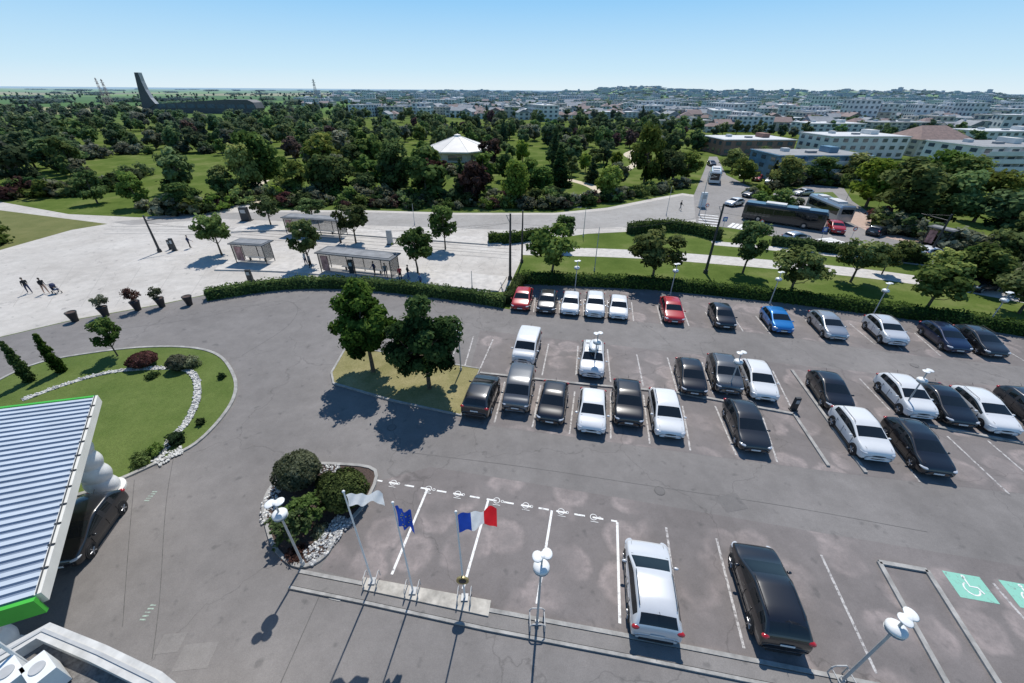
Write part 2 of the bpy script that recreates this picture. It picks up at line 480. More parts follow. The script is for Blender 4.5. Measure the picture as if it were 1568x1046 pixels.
def tree_at(name, bx, by, ytop, wpx, me, nomh=6.0, nomr=2.2):
    p = G(bx, by); h = height(p, ytop)
    r = wpx/2*depth(p, h*0.6)/F
    return place(me, name, (p.x, p.y, 0), random.uniform(0, 6.28), (r/nomr, r/nomr, h/nomh))

# ------------------------------------------------------------------ ground
def hz(x, y):
    D = math.hypot(x, y)
    if y <= 0 or D < 700: return 0.0
    az = math.degrees(math.atan2(x, y))
    s = min(1, max(0, (D-700)/3300)); s = s*s*(3-2*s)
    A = 52*math.exp(-((az-14)/6.0)**2)+30*math.exp(-((az-27)/8.0)**2)+34*math.exp(-((az-40)/7)**2)+12*math.exp(-((az+6)/8)**2)
    A += 5*math.sin(az*1.3)+3*math.sin(az*3.1+1)
    return max(0, A)*s*(0.85 if D < 5000 else 0.85*max(0, 1-(D-5000)/5000))
def build_ground():
    radii = [0, 40, 90, 160, 300, 500, 700, 900, 1150, 1400, 1700, 2000, 2400, 2800, 3300, 3800, 4400, 5000, 6000, 7500, 10000, 15000, 30000, 60000]
    seg = 360
    vs = [(0, 0, 0)]; fs = []
    for r in radii[1:]:
        for i in range(seg):
            a = 2*math.pi*i/seg; x = r*math.sin(a); y = r*math.cos(a)
            vs.append((x, y, hz(x, y)))
    for i in range(seg): fs.append((0, 1+(i+1) % seg, 1+i))
    for k in range(len(radii)-2):
        o = 1+k*seg
        for i in range(seg): fs.append((o+i, o+(i+1) % seg, o+seg+(i+1) % seg, o+seg+i))
    m, nt, out = new_mat('terrain')
    p = N(nt, 'ShaderNodeBsdfDiffuse')
    v = wpos(nt)
    near = ramp(nt, noise(nt, v, 0.12, 6, 0.7), [(0.3, (0.072, 0.112, 0.026)), (0.5, (0.115, 0.160, 0.040)), (0.7, (0.21, 0.225, 0.085))])
    near = mixc(nt, 0.5, near, ramp(nt, noise(nt, v, 5, 3, 0.8), [(0.3, 0.45), (0.7, 1.0)]), 'MULTIPLY')
    vo = N(nt, 'ShaderNodeTexVoronoi'); vo.inputs['Scale'].default_value = 0.0022
    mp = N(nt, 'ShaderNodeMapping'); mp.inputs['Scale'].default_value = (1.0, 0.45, 1); mp.inputs['Rotation'].default_value = (0, 0, 0.5)
    L(nt, v, mp.inputs['Vector']); L(nt, mp.outputs[0], vo.inputs['Vector'])
    fld = ramp(nt, vo.outputs['Color'], [(0.0, (0.07, 0.14, 0.03)), (0.3, (0.15, 0.25, 0.05)), (0.5, (0.10, 0.18, 0.04)), (0.62, (0.28, 0.26, 0.14)), (0.74, (0.14, 0.23, 0.05)), (0.84, (0.60, 0.56, 0.06))], 'CONSTANT')
    fld = mixc(nt, ramp(nt, noise(nt, v, 0.004, 5, 0.7), [(0.55, 0.0), (0.59, 1.0)]), fld, (0.03, 0.06, 0.025))
    ln = N(nt, 'ShaderNodeVectorMath', operation='LENGTH'); L(nt, v, ln.inputs[0])
    mr = N(nt, 'ShaderNodeMapRange'); mr.inputs[1].default_value = 350; mr.inputs[2].default_value = 600; L(nt, ln.outputs['Value'], mr.inputs[0])
    c = mixc(nt, mr.outputs[0], near, fld)
    c = haze_tint(nt, c, d0=300, d1=9000, mx=0.85, pwr=.75)
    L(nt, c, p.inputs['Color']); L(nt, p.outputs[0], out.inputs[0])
    b = MB(); b.add(vs, [tuple(reversed(f)) for f in fs], m)
    o = b.obj('ground')
    return o
g = build_ground()
if g.data.polygons[0].normal.z < 0: g.data.flip_normals()

plaza_px = [(-220, 285), (0, 309), (105, 328), (215, 333), (330, 322), (385, 308), (410, 310), (425, 322), (560, 322), (700, 326), (850, 326), (930, 318),
            (1000, 304), (1045, 296), (1075, 300), (1070, 340), (1020, 352), (900, 358), (870, 362), (830, 368), (802, 385), (795, 405), (775, 447), (700, 448), (560, 434),
            (450, 432), (320, 450), (245, 466), (110, 490), (0, 516), (-260, 585)]
sheet('tram_plaza', gp(plaza_px), 0.004, m_conc)
sheet('rough_grass_verge', gp([(-200, 312), (0, 322), (165, 343), (110, 352), (0, 383), (-200, 440)]), 0.008, m_field)
road_px = [(420, 325), (560, 325), (700, 329), (850, 329), (930, 322), (1000, 308), (1045, 299), (1070, 303), (1066, 336), (1015, 345), (900, 350), (780, 352), (560, 345), (420, 338), (330, 335), (200, 345), (170, 340), (330, 326)]
sheet('avenue_road', gp(road_px), 0.010, m_road)
rb_px = [(1062, 300), (1078, 262), (1086, 240), (1098, 240), (1112, 268), (1150, 287), (1185, 296), (1225, 288), (1240, 282), (1292, 288), (1305, 308), (1345, 335), (1400, 358), (1600, 412), (1600, 446), (1400, 396), (1310, 390), (1230, 374), (1150, 354), (1100, 347), (1066, 343)]
sheet('roundabout_road', gp(rb_px), 0.014, asphalt('asphalt_junction', (0.25, 0.235, 0.22), (0.32, 0.30, 0.285)))
sheet('junction_island_grass', gp([(1160, 306), (1185, 301), (1222, 305), (1218, 318), (1180, 322), (1158, 316)]), 0.022, m_lawn)
sheet('junction_island_grass', gp([(1232, 296), (1275, 294), (1285, 304), (1245, 308)]), 0.022, m_lawn)
sheet('brick_footpath', gp([(1285, 318), (1305, 318), (1355, 345), (1410, 368), (1400, 374), (1340, 360), (1300, 340)]), 0.02, simple('brick_paving', (0.42, 0.31, 0.25), 0.9, 0.15, 2))
b = MB(); ribbon(b, smooth_line(gp([(796, 384), (950, 388), (1100, 398), (1300, 416), (1450, 436), (1640, 470)])), 3.4, 0.008, m_path); b.obj('footpath')
b = MB(); ribbon(b, smooth_line(gp([(1090, 372), (1200, 382), (1300, 392), (1400, 402), (1500, 418)])), 2.0, 0.008, m_path); b.obj('footpath')
m_sand = simple('sandy_path', (0.55, 0.47, 0.34), 0.95, 0.1, 1)
for l in ([(880, 318), (893, 300), (915, 293), (900, 283), (870, 275)], [(395, 312), (408, 296), (392, 286), (405, 276)], [(955, 262), (975, 248), (960, 236), (985, 226)], [(700, 262), (650, 256), (600, 248)]):
    b = MB(); ribbon(b, smooth_line(gp(l)), 2.4, 0.006, m_sand); b.obj('park_path')

carpark = [G(-260, 585), G(0, 517), G(110, 491), G(245, 467), G(320, 451), G(450, 441), G(560, 444), G(700, 460), G(780, 474), G(800, 434), G(1000, 444), G(1200, 464), G(1400, 488), G(1568, 516), G(1900, 580)]
carpark += [Vector((70, -6)), Vector((-60, -6))]
sheet('car_park_asphalt', carpark, 0.012, m_asph)
bays = gp([(575, 738), (660, 715), (945, 762), (1250, 815), (1700, 890), (1700, 1130), (1300, 1060), (960, 985), (750, 945), (490, 872)])
sheet('parking_bays', bays, 0.016, m_park)
sheet('parking_bays', gp([(735, 506), (1040, 540), (1560, 595), (1700, 620), (1900, 760), (1600, 760), (1330, 730), (1100, 700), (700, 645)]), 0.016, m_park)
sheet('parking_bays', gp([(790, 442), (1000, 449), (1200, 470), (1400, 494), (1568, 522), (1650, 570), (1400, 545), (1180, 512), (1000, 495), (785, 480)]), 0.016, m_park)

# lawn of the turning circle
lawn_px = [(-90, 640), (0, 583), (60, 557), (130, 543), (215, 533), (290, 533), (335, 545), (358, 575), (360, 605), (340, 640), (300, 680), (250, 705), (200, 728), (150, 748), (105, 762), (-90, 800)]
lp = smooth_line(gp(lawn_px), 5, True)
sheet('circle_lawn', lp, 0.06, m_lawn)
b = MB(); ribbon(b, lp, 0.22, 0.0, m_kerb, 0.11, True); b.obj('lawn_kerb')
peb = [(35, 614), (100, 590), (160, 573), (215, 566), (280, 566), (300, 580), (303, 605), (298, 625), (285, 650), (262, 675), (240, 708)]
b = MB(); ribbon(b, smooth_line(gp(peb)), 0.42, 0.062, m_stone, 0.03); b.obj('pebble_border')
ip = smooth_line(gp([(528, 537), (545, 533)]), 2)+gp([(735, 566), (706, 637), (600, 614), (511, 588), (508, 572)])
sheet('tree_island_grass', ip, 0.09, m_dry)
b = MB(); ribbon(b, ip, 0.16, 0.0, m_kerb, 0.12, True); b.obj('island_kerb')
fp = smooth_line(gp([(405, 772), (425, 736), (465, 714), (520, 712), (575, 722), (560, 770), (520, 815), (498, 852), (460, 868), (425, 845), (410, 808)]), 4, True)
sheet('flower_bed', fp, 0.07, m_mulch)
b = MB(); ribbon(b, fp, 0.18, 0.0, m_kerb, 0.12, True); b.obj('bed_kerb')
def stones(name, pts, width, n, z, seed, mats):
    rr = random.Random(seed); b = MB(); nn = offsets(pts)
    for i in range(n):
        k = rr.randrange(len(pts)-1); t = rr.random(); p = pts[k].lerp(pts[k+1], t)+nn[k]*rr.uniform(-width/2, width/2)
        s = rr.uniform(0.03, 0.09)
        b.ball((p.x, p.y, z+s*0.4), (s, s*rr.uniform(0.6, 1), s*0.6), rr.choice(mats), 5, 4, rr.uniform(0, 3))
    b.obj(name)
m_st2 = simple('grey_stone', (0.3, 0.3, 0.3), 0.9, 0.3, 5); m_st1 = simple('pale_stone', (0.58, 0.57, 0.54), 0.9, 0.2, 5)
stones('white_stones', smooth_line(gp([(412, 800), (412, 772), (432, 740), (470, 722), (520, 720)])), 0.7, 500, 0.07, 1, [m_st1, m_st1, m_st2])
stones('grey_stones', smooth_line(gp([(470, 858), (495, 838), (512, 815), (530, 795)])), 1.0, 520, 0.07, 2, [m_st2, m_st1, m_st2])
stones('white_stones', smooth_line(gp([(240, 712), (262, 698), (280, 690)])), 0.8, 160, 0.07, 3, [m_st1])
stones('white_stones', smooth_line(gp(peb)), 0.5, 900, 0.085, 4, [m_st1, m_st1, m_st2])

# kerb along the foreground bays
kl = gp([(458, 876), (570, 898), (750, 936), (960, 975), (1200, 1022), (1420, 1066)])
b = MB(); ribbon(b, kl, 0.16, 0, m_kerb, 0.12); b.obj('kerb')
b = MB(); ribbon(b, [p+Vector((-0.07, -0.36)) for p in kl], 0.52, 0.0, asphalt('verge_tarmac', (0.22, 0.205, 0.19), (0.28, 0.26, 0.245), crack=False), 0.085); b.obj('raised_verge')
b = MB(); ribbon(b, [p+Vector((-0.13, -0.70)) for p in kl], 0.12, 0, m_kerb, 0.10); b.obj('kerb')
fs_ = gp([(556, 886), (752, 922), (748, 946), (556, 905)])
b = MB(); vs = [(p.x, p.y, 0.15) for p in fs_]+[(p.x, p.y, 0) for p in fs_]
b.add(vs, [(3, 2, 1, 0), (0, 1, 5, 4), (1, 2, 6, 5), (2, 3, 7, 6), (3, 0, 4, 7)], m_slab); b.obj('flagpole_plinth')
for l in ([(1345, 862), (1455, 1060)], [(1418, 875), (1535, 1060)], [(1345, 862), (1418, 875)], [(1215, 635), (1268, 715)], [(1212, 568), (1325, 725)], [(1036, 602), (1215, 635)], [(1420, 652), (1640, 694)], [(735, 572), (900, 590), (1036, 602)]):
    b = MB(); ribbon(b, gp(l), 0.20, 0, m_kerb, 0.12); b.obj('kerb')

# ------------------------------------------------------------------ markings
mk = MB(); mf = MB()
def line(b, p, q, w, mat, z=0.021):
    ribbon(b, [G(*p), G(*q)], w, z, mat)
for p, q in [((655, 748), (600, 880)), ((748, 765), (709, 902)), ((845, 782), (822, 925)), ((945, 800), (949, 955))]:
    line(mk, p, q, 0.12, m_white)
p0 = G(572, 735); p1 = G(945, 799); dd = (p1-p0); Ld = dd.length; dd.normalize(); nd = Vector((-dd.y, dd.x))
t = 0
while t < Ld-0.3:
    ribbon(mk, [p0+dd*t, p0+dd*min(t+0.55, Ld)], 0.10, 0.025, m_white); t += 0.95
def ring(b, c, r, w, mat, z, a0=0, a1=6.283, n=20):
    pts = [c+Vector((math.cos(a0+(a1-a0)*i/n), math.sin(a0+(a1-a0)*i/n)))*r for i in range(n+1)]
    ribbon(b, pts, w, z, mat)
for t in (1.2, 3.3, 5.0, 7.2, 8.8, 10.7, 12.4):
    if t > Ld: break
    c = p0+dd*t
    ring(mk, c+nd*0.02, 0.17, 0.035, m_white, 0.029); ring(mk, c+nd*0.02+dd*0.32, 0.07, 0.03, m_white, 0.029, 0, 6.283, 10)
    ribbon(mk, [c-nd*0.25-dd*0.15, c-nd*0.25+dd*0.25], 0.03, 0.029, m_white)
mk.obj('parking_lines')
for p, q in [((1020, 808), (1042, 972)), ((1097, 825), (1139, 993)), ((1257, 850), (1342, 1032)), ((1520, 893), (1600, 985)),
             ((773, 585), (757, 648)), ((828, 590), (815, 655)), ((880, 600), (872, 665)), ((935, 600), (935, 672)), ((985, 605), (995, 680)), ((1045, 622), (1057, 690)), ((1095, 622), (1127, 697)), ((1168, 640), (1190, 708)),
             ((1275, 650), (1320, 712)), ((1352, 662), (1408, 738)), ((1450, 668), (1545, 757)), ((1512, 675), (1600, 750)),
             ((755, 520), (735, 565)), ((798, 525), (787, 570)), ((840, 527), (830, 575)), ((885, 530), (882, 575)), ((930, 535), (935, 585)), ((975, 543), (985, 592)), ((1022, 548), (1037, 600)), ((1075, 555), (1092, 603)), ((1128, 562), (1152, 612)), ((1183, 568), (1210, 622)),
             ((1316, 580), (1362, 628)), ((1372, 582), (1420, 635)), ((1425, 590), (1480, 645)), ((1480, 598), (1545, 655)),
             ((820, 452), (817, 478)), ((856, 455), (857, 481)), ((893, 458), (894, 485)), ((930, 460), (932, 488)), ((967, 463), (970, 492)), ((1006, 468), (1013, 496)), ((1045, 472), (1055, 500)), ((1080, 478), (1095, 503)), ((1120, 481), (1138, 508)), ((1157, 484), (1180, 512)),
             ((1233, 490), (1262, 518)), ((1300, 495), (1340, 528)), ((1333, 490), (1382, 537)), ((1400, 510), (1440, 545)), ((1530, 530), (1580, 560)), ((700, 520), (690, 560)), ((725, 515), (712, 560))]:
    line(mf, p, q, 0.11, m_faded)
mf.obj('faded_parking_lines')
for x, y in ((1485, 899), (1575, 914)):
    c = G(x, y); b = MB(); A = Vector((0.98, -0.19)); B = Vector((0.19, 0.98))
    vs = [c-A*0.75-B*0.6, c+A*0.75-B*0.6, c+A*0.75+B*0.6, c-A*0.75+B*0.6]
    b.add([(v.x, v.y, 0.022) for v in vs], [(0, 1, 2, 3)], m_teal)
    ring(b, c-B*0.1, 0.28, 0.06, m_white, 0.027, 1.8, 6.0); ribbon(b, [c+B*0.38, c+B*0.02, c+B*0.02+A*0.3, c-B*0.25+A*0.4], 0.07, 0.031, m_white)
    ring(b, c+B*0.47, 0.05, 0.05, m_white, 0.031)
    b.obj('disabled_bay_symbol')
m_pg = worn_paint('pale_green_mark', (.36, .46, .38), .45)
for x, y in ((227, 938), (231, 760)):
    b = MB(); c = G(x, y)
    for k in range(5): ribbon(b, [c+Vector((-.13, -.28+k*.14)), c+Vector((.13, -.28+k*.14))], .06, .021, m_pg)
    b.obj('drive_marking')
for (x0, y0), (x1, y1), n in (((1085, 330), (1085, 350), 6), ((1262, 366), (1298, 378), 7), ((1120, 345), (1160, 352), 7)):
    a = G(x0, y0); c = G(x1, y1); b = MB(); d = (c-a).normalized(); nn = Vector((-d.y, d.x))
    for i in range(n):
        q = a.lerp(c, i/(n-1)); ribbon(b, [q-nn*1.6, q+nn*1.6], 0.5, 0.03, m_white)
    b.obj('zebra_crossing')
b = MB()
for l in ([(165, 349), (300, 350), (430, 357), (600, 370), (790, 385)], [(165, 356), (300, 357), (430, 366), (600, 380), (788, 394)]):
    pts = smooth_line(gp(l)); nn = offsets(pts)
    for o in (-0.72, 0.72): ribbon(b, [p+q*o for p, q in zip(pts, nn)], 0.09, 0.0145, m_rail)
b.obj('tram_rails')
b = MB()
m_joint = simple('paving_joint', (0.36, 0.34, 0.31), 0.9, 0.1, 3)
for x in range(20, 780, 52):
    ribbon(b, [G(x+40, 408), G(x, 470)], 0.05, 0.0085, m_joint) if x < 300 else ribbon(b, [G(x+14, 395), G(x, 428)], 0.05, 0.0085, m_joint)
b.obj('paving_joints')
b = MB()
ribbon(b, smooth_line(gp([(345, 405), (450, 408), (600, 420), (770, 436)])), 4.2, 0.004, m_path, 0.16)
ribbon(b, smooth_line(gp([(360, 352), (450, 350), (600, 360), (770, 372)])), 3.0, 0.004, m_path, 0.16)
b.obj('tram_platform')
m_seam = simple('bitumen_seam', (0.10, 0.095, 0.09), 0.8, 0.3, 3)
b = MB()
ribbon(b, smooth_line(gp([(268, 690), (258, 745), (252, 800), (246, 900), (240, 960), (233, 1010)])), 0.03, 0.017, m_seam)
ribbon(b, smooth_line(gp([(206, 735), (201, 790), (196, 850), (188, 960)])), 0.03, 0.017, m_seam)
ribbon(b, gp([(495, 900), (430, 1046)]), 0.035, 0.017, m_seam)
ribbon(b, smooth_line(gp([(120, 512), (300, 488), (420, 462), (455, 470), (440, 500), (370, 545)])), 0.04, 0.017, m_seam)
ribbon(b, smooth_line(gp([(600, 690), (800, 715), (1000, 745), (1200, 775), (1420, 815)])), 0.03, 0.017, m_seam)
b.obj('asphalt_joints')
b = MB(); c = G(516, 912)
b.box((c.x, c.y, 0.02), (0.55, 0.42, 0.03), m_kerb, -0.18)
for i in range(5): b.box((c.x-0.19+i*0.095, c.y+0.035-i*0.0175, 0.037), (0.05, 0.30, 0.012), m_black, -0.18)
b.obj('drain_grate')
m_patch = asphalt('asphalt_patch', (0.235, 0.22, 0.205), (0.295, 0.275, 0.26), crack=False)
m_patd = asphalt('asphalt_patch_dark', (0.165, 0.154, 0.147), (0.22, 0.205, 0.195), crack=False)
for x, y, w_, h_, r_, mm_ in ((300, 1005, 1.3, .9, .1, m_patch), (262, 985, .9, .7, .1, m_patch), (1120, 770, 1.3, 1.0, .2, m_patd)):
    c = G(x, y); b = MB(); ca, sa = math.cos(r_), math.sin(r_)
    b.add([(c.x+u*w_/2*ca-v*h_/2*sa, c.y+u*w_/2*sa+v*h_/2*ca, .0185) for u, v in ((-1, -1), (1, -1), (1, 1), (-1, 1))], [(0, 1, 2, 3)], mm_); b.obj('asphalt_patch')
for x, y in ((600, 655), (1010, 752), (330, 640), (1400, 560), (160, 520)):
    c = G(x, y); b = MB(); b.cyl((0, 0, 0), (0, 0, .006), .30, .30, m_seam, 20); b.cyl((0, 0, .006), (0, 0, .009), .26, .26, m_patd, 20); b.obj('manhole_cover', (c.x, c.y, .02))

# ------------------------------------------------------------------ hedges
def hedge(name, pxl, w, h, dens=170, ls=0.18, mat=f_hedge):
    pts = smooth_line(gp(pxl), 5); nn = offsets(pts); rg = np.random.default_rng(int(w*100+len(pts)))
    P = []; Nn = []; T = []
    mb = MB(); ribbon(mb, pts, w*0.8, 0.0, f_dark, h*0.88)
    for k in range(len(pts)-1):
        a, c = pts[k], pts[k+1]; ln = (c-a).length; n = int(ln*dens*(w/2+h)/2)
        for i in range(n):
            t = rg.uniform(); p = a.lerp(c, t); q = nn[k].lerp(nn[k+1], t)
            wob = 0.08*math.sin(p.x*1.7+p.y)+0.05*math.sin(p.x*4.1)
            hh = h*(1+wob*0.9)
            u = rg.uniform()*(w+2*h)
            if u < w: o = u-w/2; z = hh+rg.normal()*0.05; nv = (0, 0, 1)
            elif u < w+h: o = w/2; z = (u-w)/h*hh; nv = (q.x, q.y, 0.3)
            else: o = -w/2; z = (u-w-h)/h*hh; nv = (-q.x, -q.y, 0.3)
            o += rg.normal()*0.06
            P.append((p.x+q.x*o, p.y+q.y*o, max(0.03, z))); Nn.append(np.array(nv)+rg.normal(size=3)*0.5)
            T.append(min(1, max(0, 0.45+0.3*math.sin(p.x*0.9)*math.sin(p.y*1.3+p.x*.3)+rg.normal()*0.18)))
    me = leaf_mesh(name, np.array(P), np.array(Nn), ls, np.array(T), mb, (mat,))
    return place(me, name)
hedge('boxwood_hedge', [(318, 458), (380, 448), (450, 440), (540, 440), (620, 447), (700, 457), (774, 468)], 1.3, 1.1)
hedge('boxwood_hedge', [(776, 466), (786, 452), (798, 432)], 1.0, 1.1)
hedge('boxwood_hedge', [(798, 432), (900, 436), (1000, 441), (1100, 450), (1200, 461), (1300, 474), (1400, 487), (1500, 501), (1640, 523)], 1.3, 1.2)
hedge('boxwood_hedge', [(748, 372), (790, 370), (830, 363)], 1.5, 1.4, 110, 0.22)
hedge('boxwood_hedge', [(963, 358), (1010, 352), (1060, 357), (1100, 368)], 1.6, 1.6, 100, 0.24)
hedge('boxwood_hedge', [(1180, 374), (1260, 385), (1330, 392), (1420, 404)], 1.4, 1.3, 100, 0.24)

# ------------------------------------------------------------------ trees on the site
def near_tree(name, bx, by, ytop, wpx, seed, nl=15000):
    p = G(bx, by); h = height(p, ytop); r = wpx/2*depth(p, h*0.6)/F
    me = make_tree(name, h, r, h*0.22, nl, 0.24, 'round', 50, seed, f_near, 0.14, spread=0.96, crr=(0.17, 0.36))
    place(me, name, (p.x, p.y, 0.05))
near_tree('maple_tree', 572, 570, 436, 100, 303)
near_tree('maple_tree', 658, 596, 458, 108, 311)
pl = [(340, 391, 322, 56), (415, 345, 300, 42), (475, 408, 338, 52), (640, 420, 345, 62), (545, 372, 308, 52), (480, 338, 303, 44), (682, 382, 316, 48),
      (845, 428, 340, 84), (998, 434, 348, 86), (863, 378, 328, 44), (1137, 418, 340, 62), (1207, 455, 375, 82), (1302, 432, 362, 68), (1415, 478, 398, 92),
      (1478, 432, 378, 66), (1560, 480, 415, 86), (1380, 402, 368, 46), (1350, 420, 378, 40)]
for i, (bx, by, yt, w) in enumerate(pl):
    tree_at('street_tree', bx, by, yt, w, plaza_types[i % 4])
big = [(1385, 345, 235, 110), (1325, 318, 238, 76), (1440, 352, 262, 90), (1350, 300, 245, 70), (1420, 300, 222, 80), (1530, 370, 280, 96), (1490, 340, 262, 80), (1565, 400, 300, 100), (1200, 288, 236, 56), (1250, 282, 240, 50),
       (1305, 280, 232, 56), (1170, 262, 222, 44), (1225, 260, 232, 40), (1190, 330, 290, 44), (1165, 322, 292, 36), (1545, 330, 262, 80), (1290, 262, 232, 40), (1120, 262, 226, 40), (1138, 280, 240, 44), (1075, 230, 205, 40), (1460, 310, 240, 76), (1500, 440, 372, 80), (1440, 430, 380, 60)]
fbig = [make_tree('broadleaf_mesh', 10, 3.9, 0.9, 2600, 0.6, 'round', 32, 240+i, m, 0.2, spread=.84) for i, m in enumerate((f_green, f_bright, f_green, f_hedge))]
for i, (bx, by, yt, w) in enumerate(big):
    tree_at('broadleaf_tree', bx, by, yt, w, fbig[(0, 1, 2, 1, 0, 3, 2)[i % 7]], 10, 3.9)
for bx, by, yt, w in [(707, 306, 240, 34), (742, 278, 228, 30), (855, 286, 218, 44), (270, 280, 240, 34), (905, 280, 240, 30), (1180, 280, 245, 24)]:
    tree_at('conifer_tree', bx, by, yt, w, conifer[bx % 2], 11, 2.6)
for i, (bx, by, yt, w) in enumerate([(410, 290, 192, 72), (385, 296, 215, 50), (610, 298, 215, 66), (520, 300, 232, 60), (455, 300, 240, 50), (790, 312, 240, 54), (215, 318, 262, 50), (285, 325, 275, 52), (150, 312, 258, 44), (930, 305, 250, 44), (985, 285, 190, 60), (1020, 282, 225, 50), (100, 262, 205, 70), (500, 262, 200, 60), (1050, 275, 232, 44), (560, 300, 262, 40), (350, 300, 250, 44), (650, 290, 252, 40), (830, 300, 255, 44)]):
    tree_at('broadleaf_tree', bx, by, yt, w, fbig[i % 4], 10, 3.9)

# ---- woodland behind the avenue
front = [(-400, 268), (0, 292), (60, 303), (110, 300), (200, 304), (330, 310), (390, 296), (500, 308), (700, 312), (880, 306), (1000, 292), (1045, 272), (1060, 240), (1075, 215)]
def flimit(x):
    for (x0, y0), (x1, y1) in zip(front[:-1], front[1:]):
        if x0 <= x <= x1: return y0+(y1-y0)*(x-x0)/(x1-x0)
    return 200
clear = [[(115, 262), (122, 244), (150, 234), (335, 236), (348, 262), (300, 285), (240, 310), (205, 322), (100, 328), (15, 322), (25, 298), (120, 292), (150, 280)],
         [(864, 320), (868, 280), (940, 284), (965, 300), (940, 322)], [(945, 275), (940, 232), (1005, 220), (1015, 240), (1000, 275)],
         [(1060, 320), (1070, 262), (1082, 230), (1108, 230), (1125, 270), (1180, 295), (1100, 340)],
         [(380, 300), (385, 276), (430, 274), (430, 305)], [(650, 275), (645, 250), (745, 250), (760, 270)], [(560, 262), (620, 250), (640, 262), (600, 275)], [(770, 262), (830, 250), (845, 268), (790, 280)], [(440, 280), (500, 276), (505, 292), (450, 296)]]
wood = empty('woodland')
town_tr = empty('town_trees')
cnt = 0
D = 80.0
rr = random.Random(5)
pav = G(697, 252)
while D < 480:
    sp = 6.8+D*0.019
    half = D*1.5
    n = int(2*half/sp)
    for i in range(n):
        x = -half+2*half*(i+rr.uniform(0.1, 0.9))/n; y = D+rr.uniform(-0.45, 0.45)*sp
        px, py = proj(x, y)
        if px < -250 or px > 1078: continue
        if py > flimit(px): continue
        if any(inpoly(px, py, c) for c in clear): continue
        if (Vector((x, y))-pav-Vector((0, 8))).length < 14: continue
        if px > 540 and py < 196 and rr.random() < 0.7: continue
        if 215 < px < 420 and py < 184: continue
        if px < 215 and py < 172: continue
        gl = math.sin(x*0.035+1.3)*math.sin(y*0.05+x*0.012)
        if gl > 0.55 and rr.random() < 0.8: continue
        if rr.random() < 0.05: continue
        u = rr.random()
        if u < 0.035: me = conifer[rr.randrange(2)]
        elif u < 0.05: me = poplar
        else: me = forest[rr.choices(range(9), [5, 5, 5, 5, 5, 4.5, 5.5, 3, 1.0])[0]]
        s = rr.uniform(0.42, 0.95)
        if D > 300: s *= 0.9
        e = rr.uniform(0.9, 1.3)
        place(me, 'tree', (x, y, 0), rr.uniform(0, 6.28), (s*e, s*e, s), wood); cnt += 1
    D += sp*0.9
sb = empty('shrub_belt')
def belt(pl, n, smin, smax, w=(5, 4, 2, 0.7, 2.5), jit=1.6):
    pts = smooth_line(gp(pl), 6)
    for i in range(n):
        t = i/(n-1)*(len(pts)-1); k = min(int(t), len(pts)-2); p = pts[k].lerp(pts[k+1], t-k)
        s = rr.uniform(smin, smax)
        place(shrubs[rr.choices(range(5), w)[0]], 'shrub', (p.x+rr.uniform(-jit, jit), p.y+rr.uniform(-jit, jit), 0), rr.uniform(0, 6), (s*1.15, s*1.15, s), sb)
belt([(428, 314), (560, 316), (700, 318), (850, 318), (920, 308)], 64, 0.5, 1.1, (4, 5, 2, 1.6, 1.5))
belt([(420, 304), (560, 307), (700, 309), (850, 308)], 50, 0.7, 1.4)
belt([(930, 306), (1000, 297), (1040, 285)], 12, 0.7, 1.2)
belt([(240, 322), (310, 326), (370, 312), (400, 298)], 20, 0.8, 1.5)
belt([(20, 302), (60, 300), (140, 296), (190, 288), (200, 270)], 26, 0.9, 1.6, jit=3)
belt([(0, 378), (-60, 365), (5, 360)], 8, 0.8, 1.2)
belt([(120, 246), (200, 236), (330, 236)], 18, 1, 1.8, jit=4)
belt([(640, 262), (700, 266), (760, 262)], 22, .9, 1.3, jit=3)
belt([(1340, 345), (1400, 362), (1480, 385), (1568, 400)], 26, 0.8, 1.4)
belt([(1180, 312), (1210, 312)], 4, 0.6, 0.8)
belt([(1150, 300), (1230, 282), (1300, 285)], 16, 0.8, 1.3)
belt([(1500, 425), (1600, 455)], 8, 0.8, 1.4)

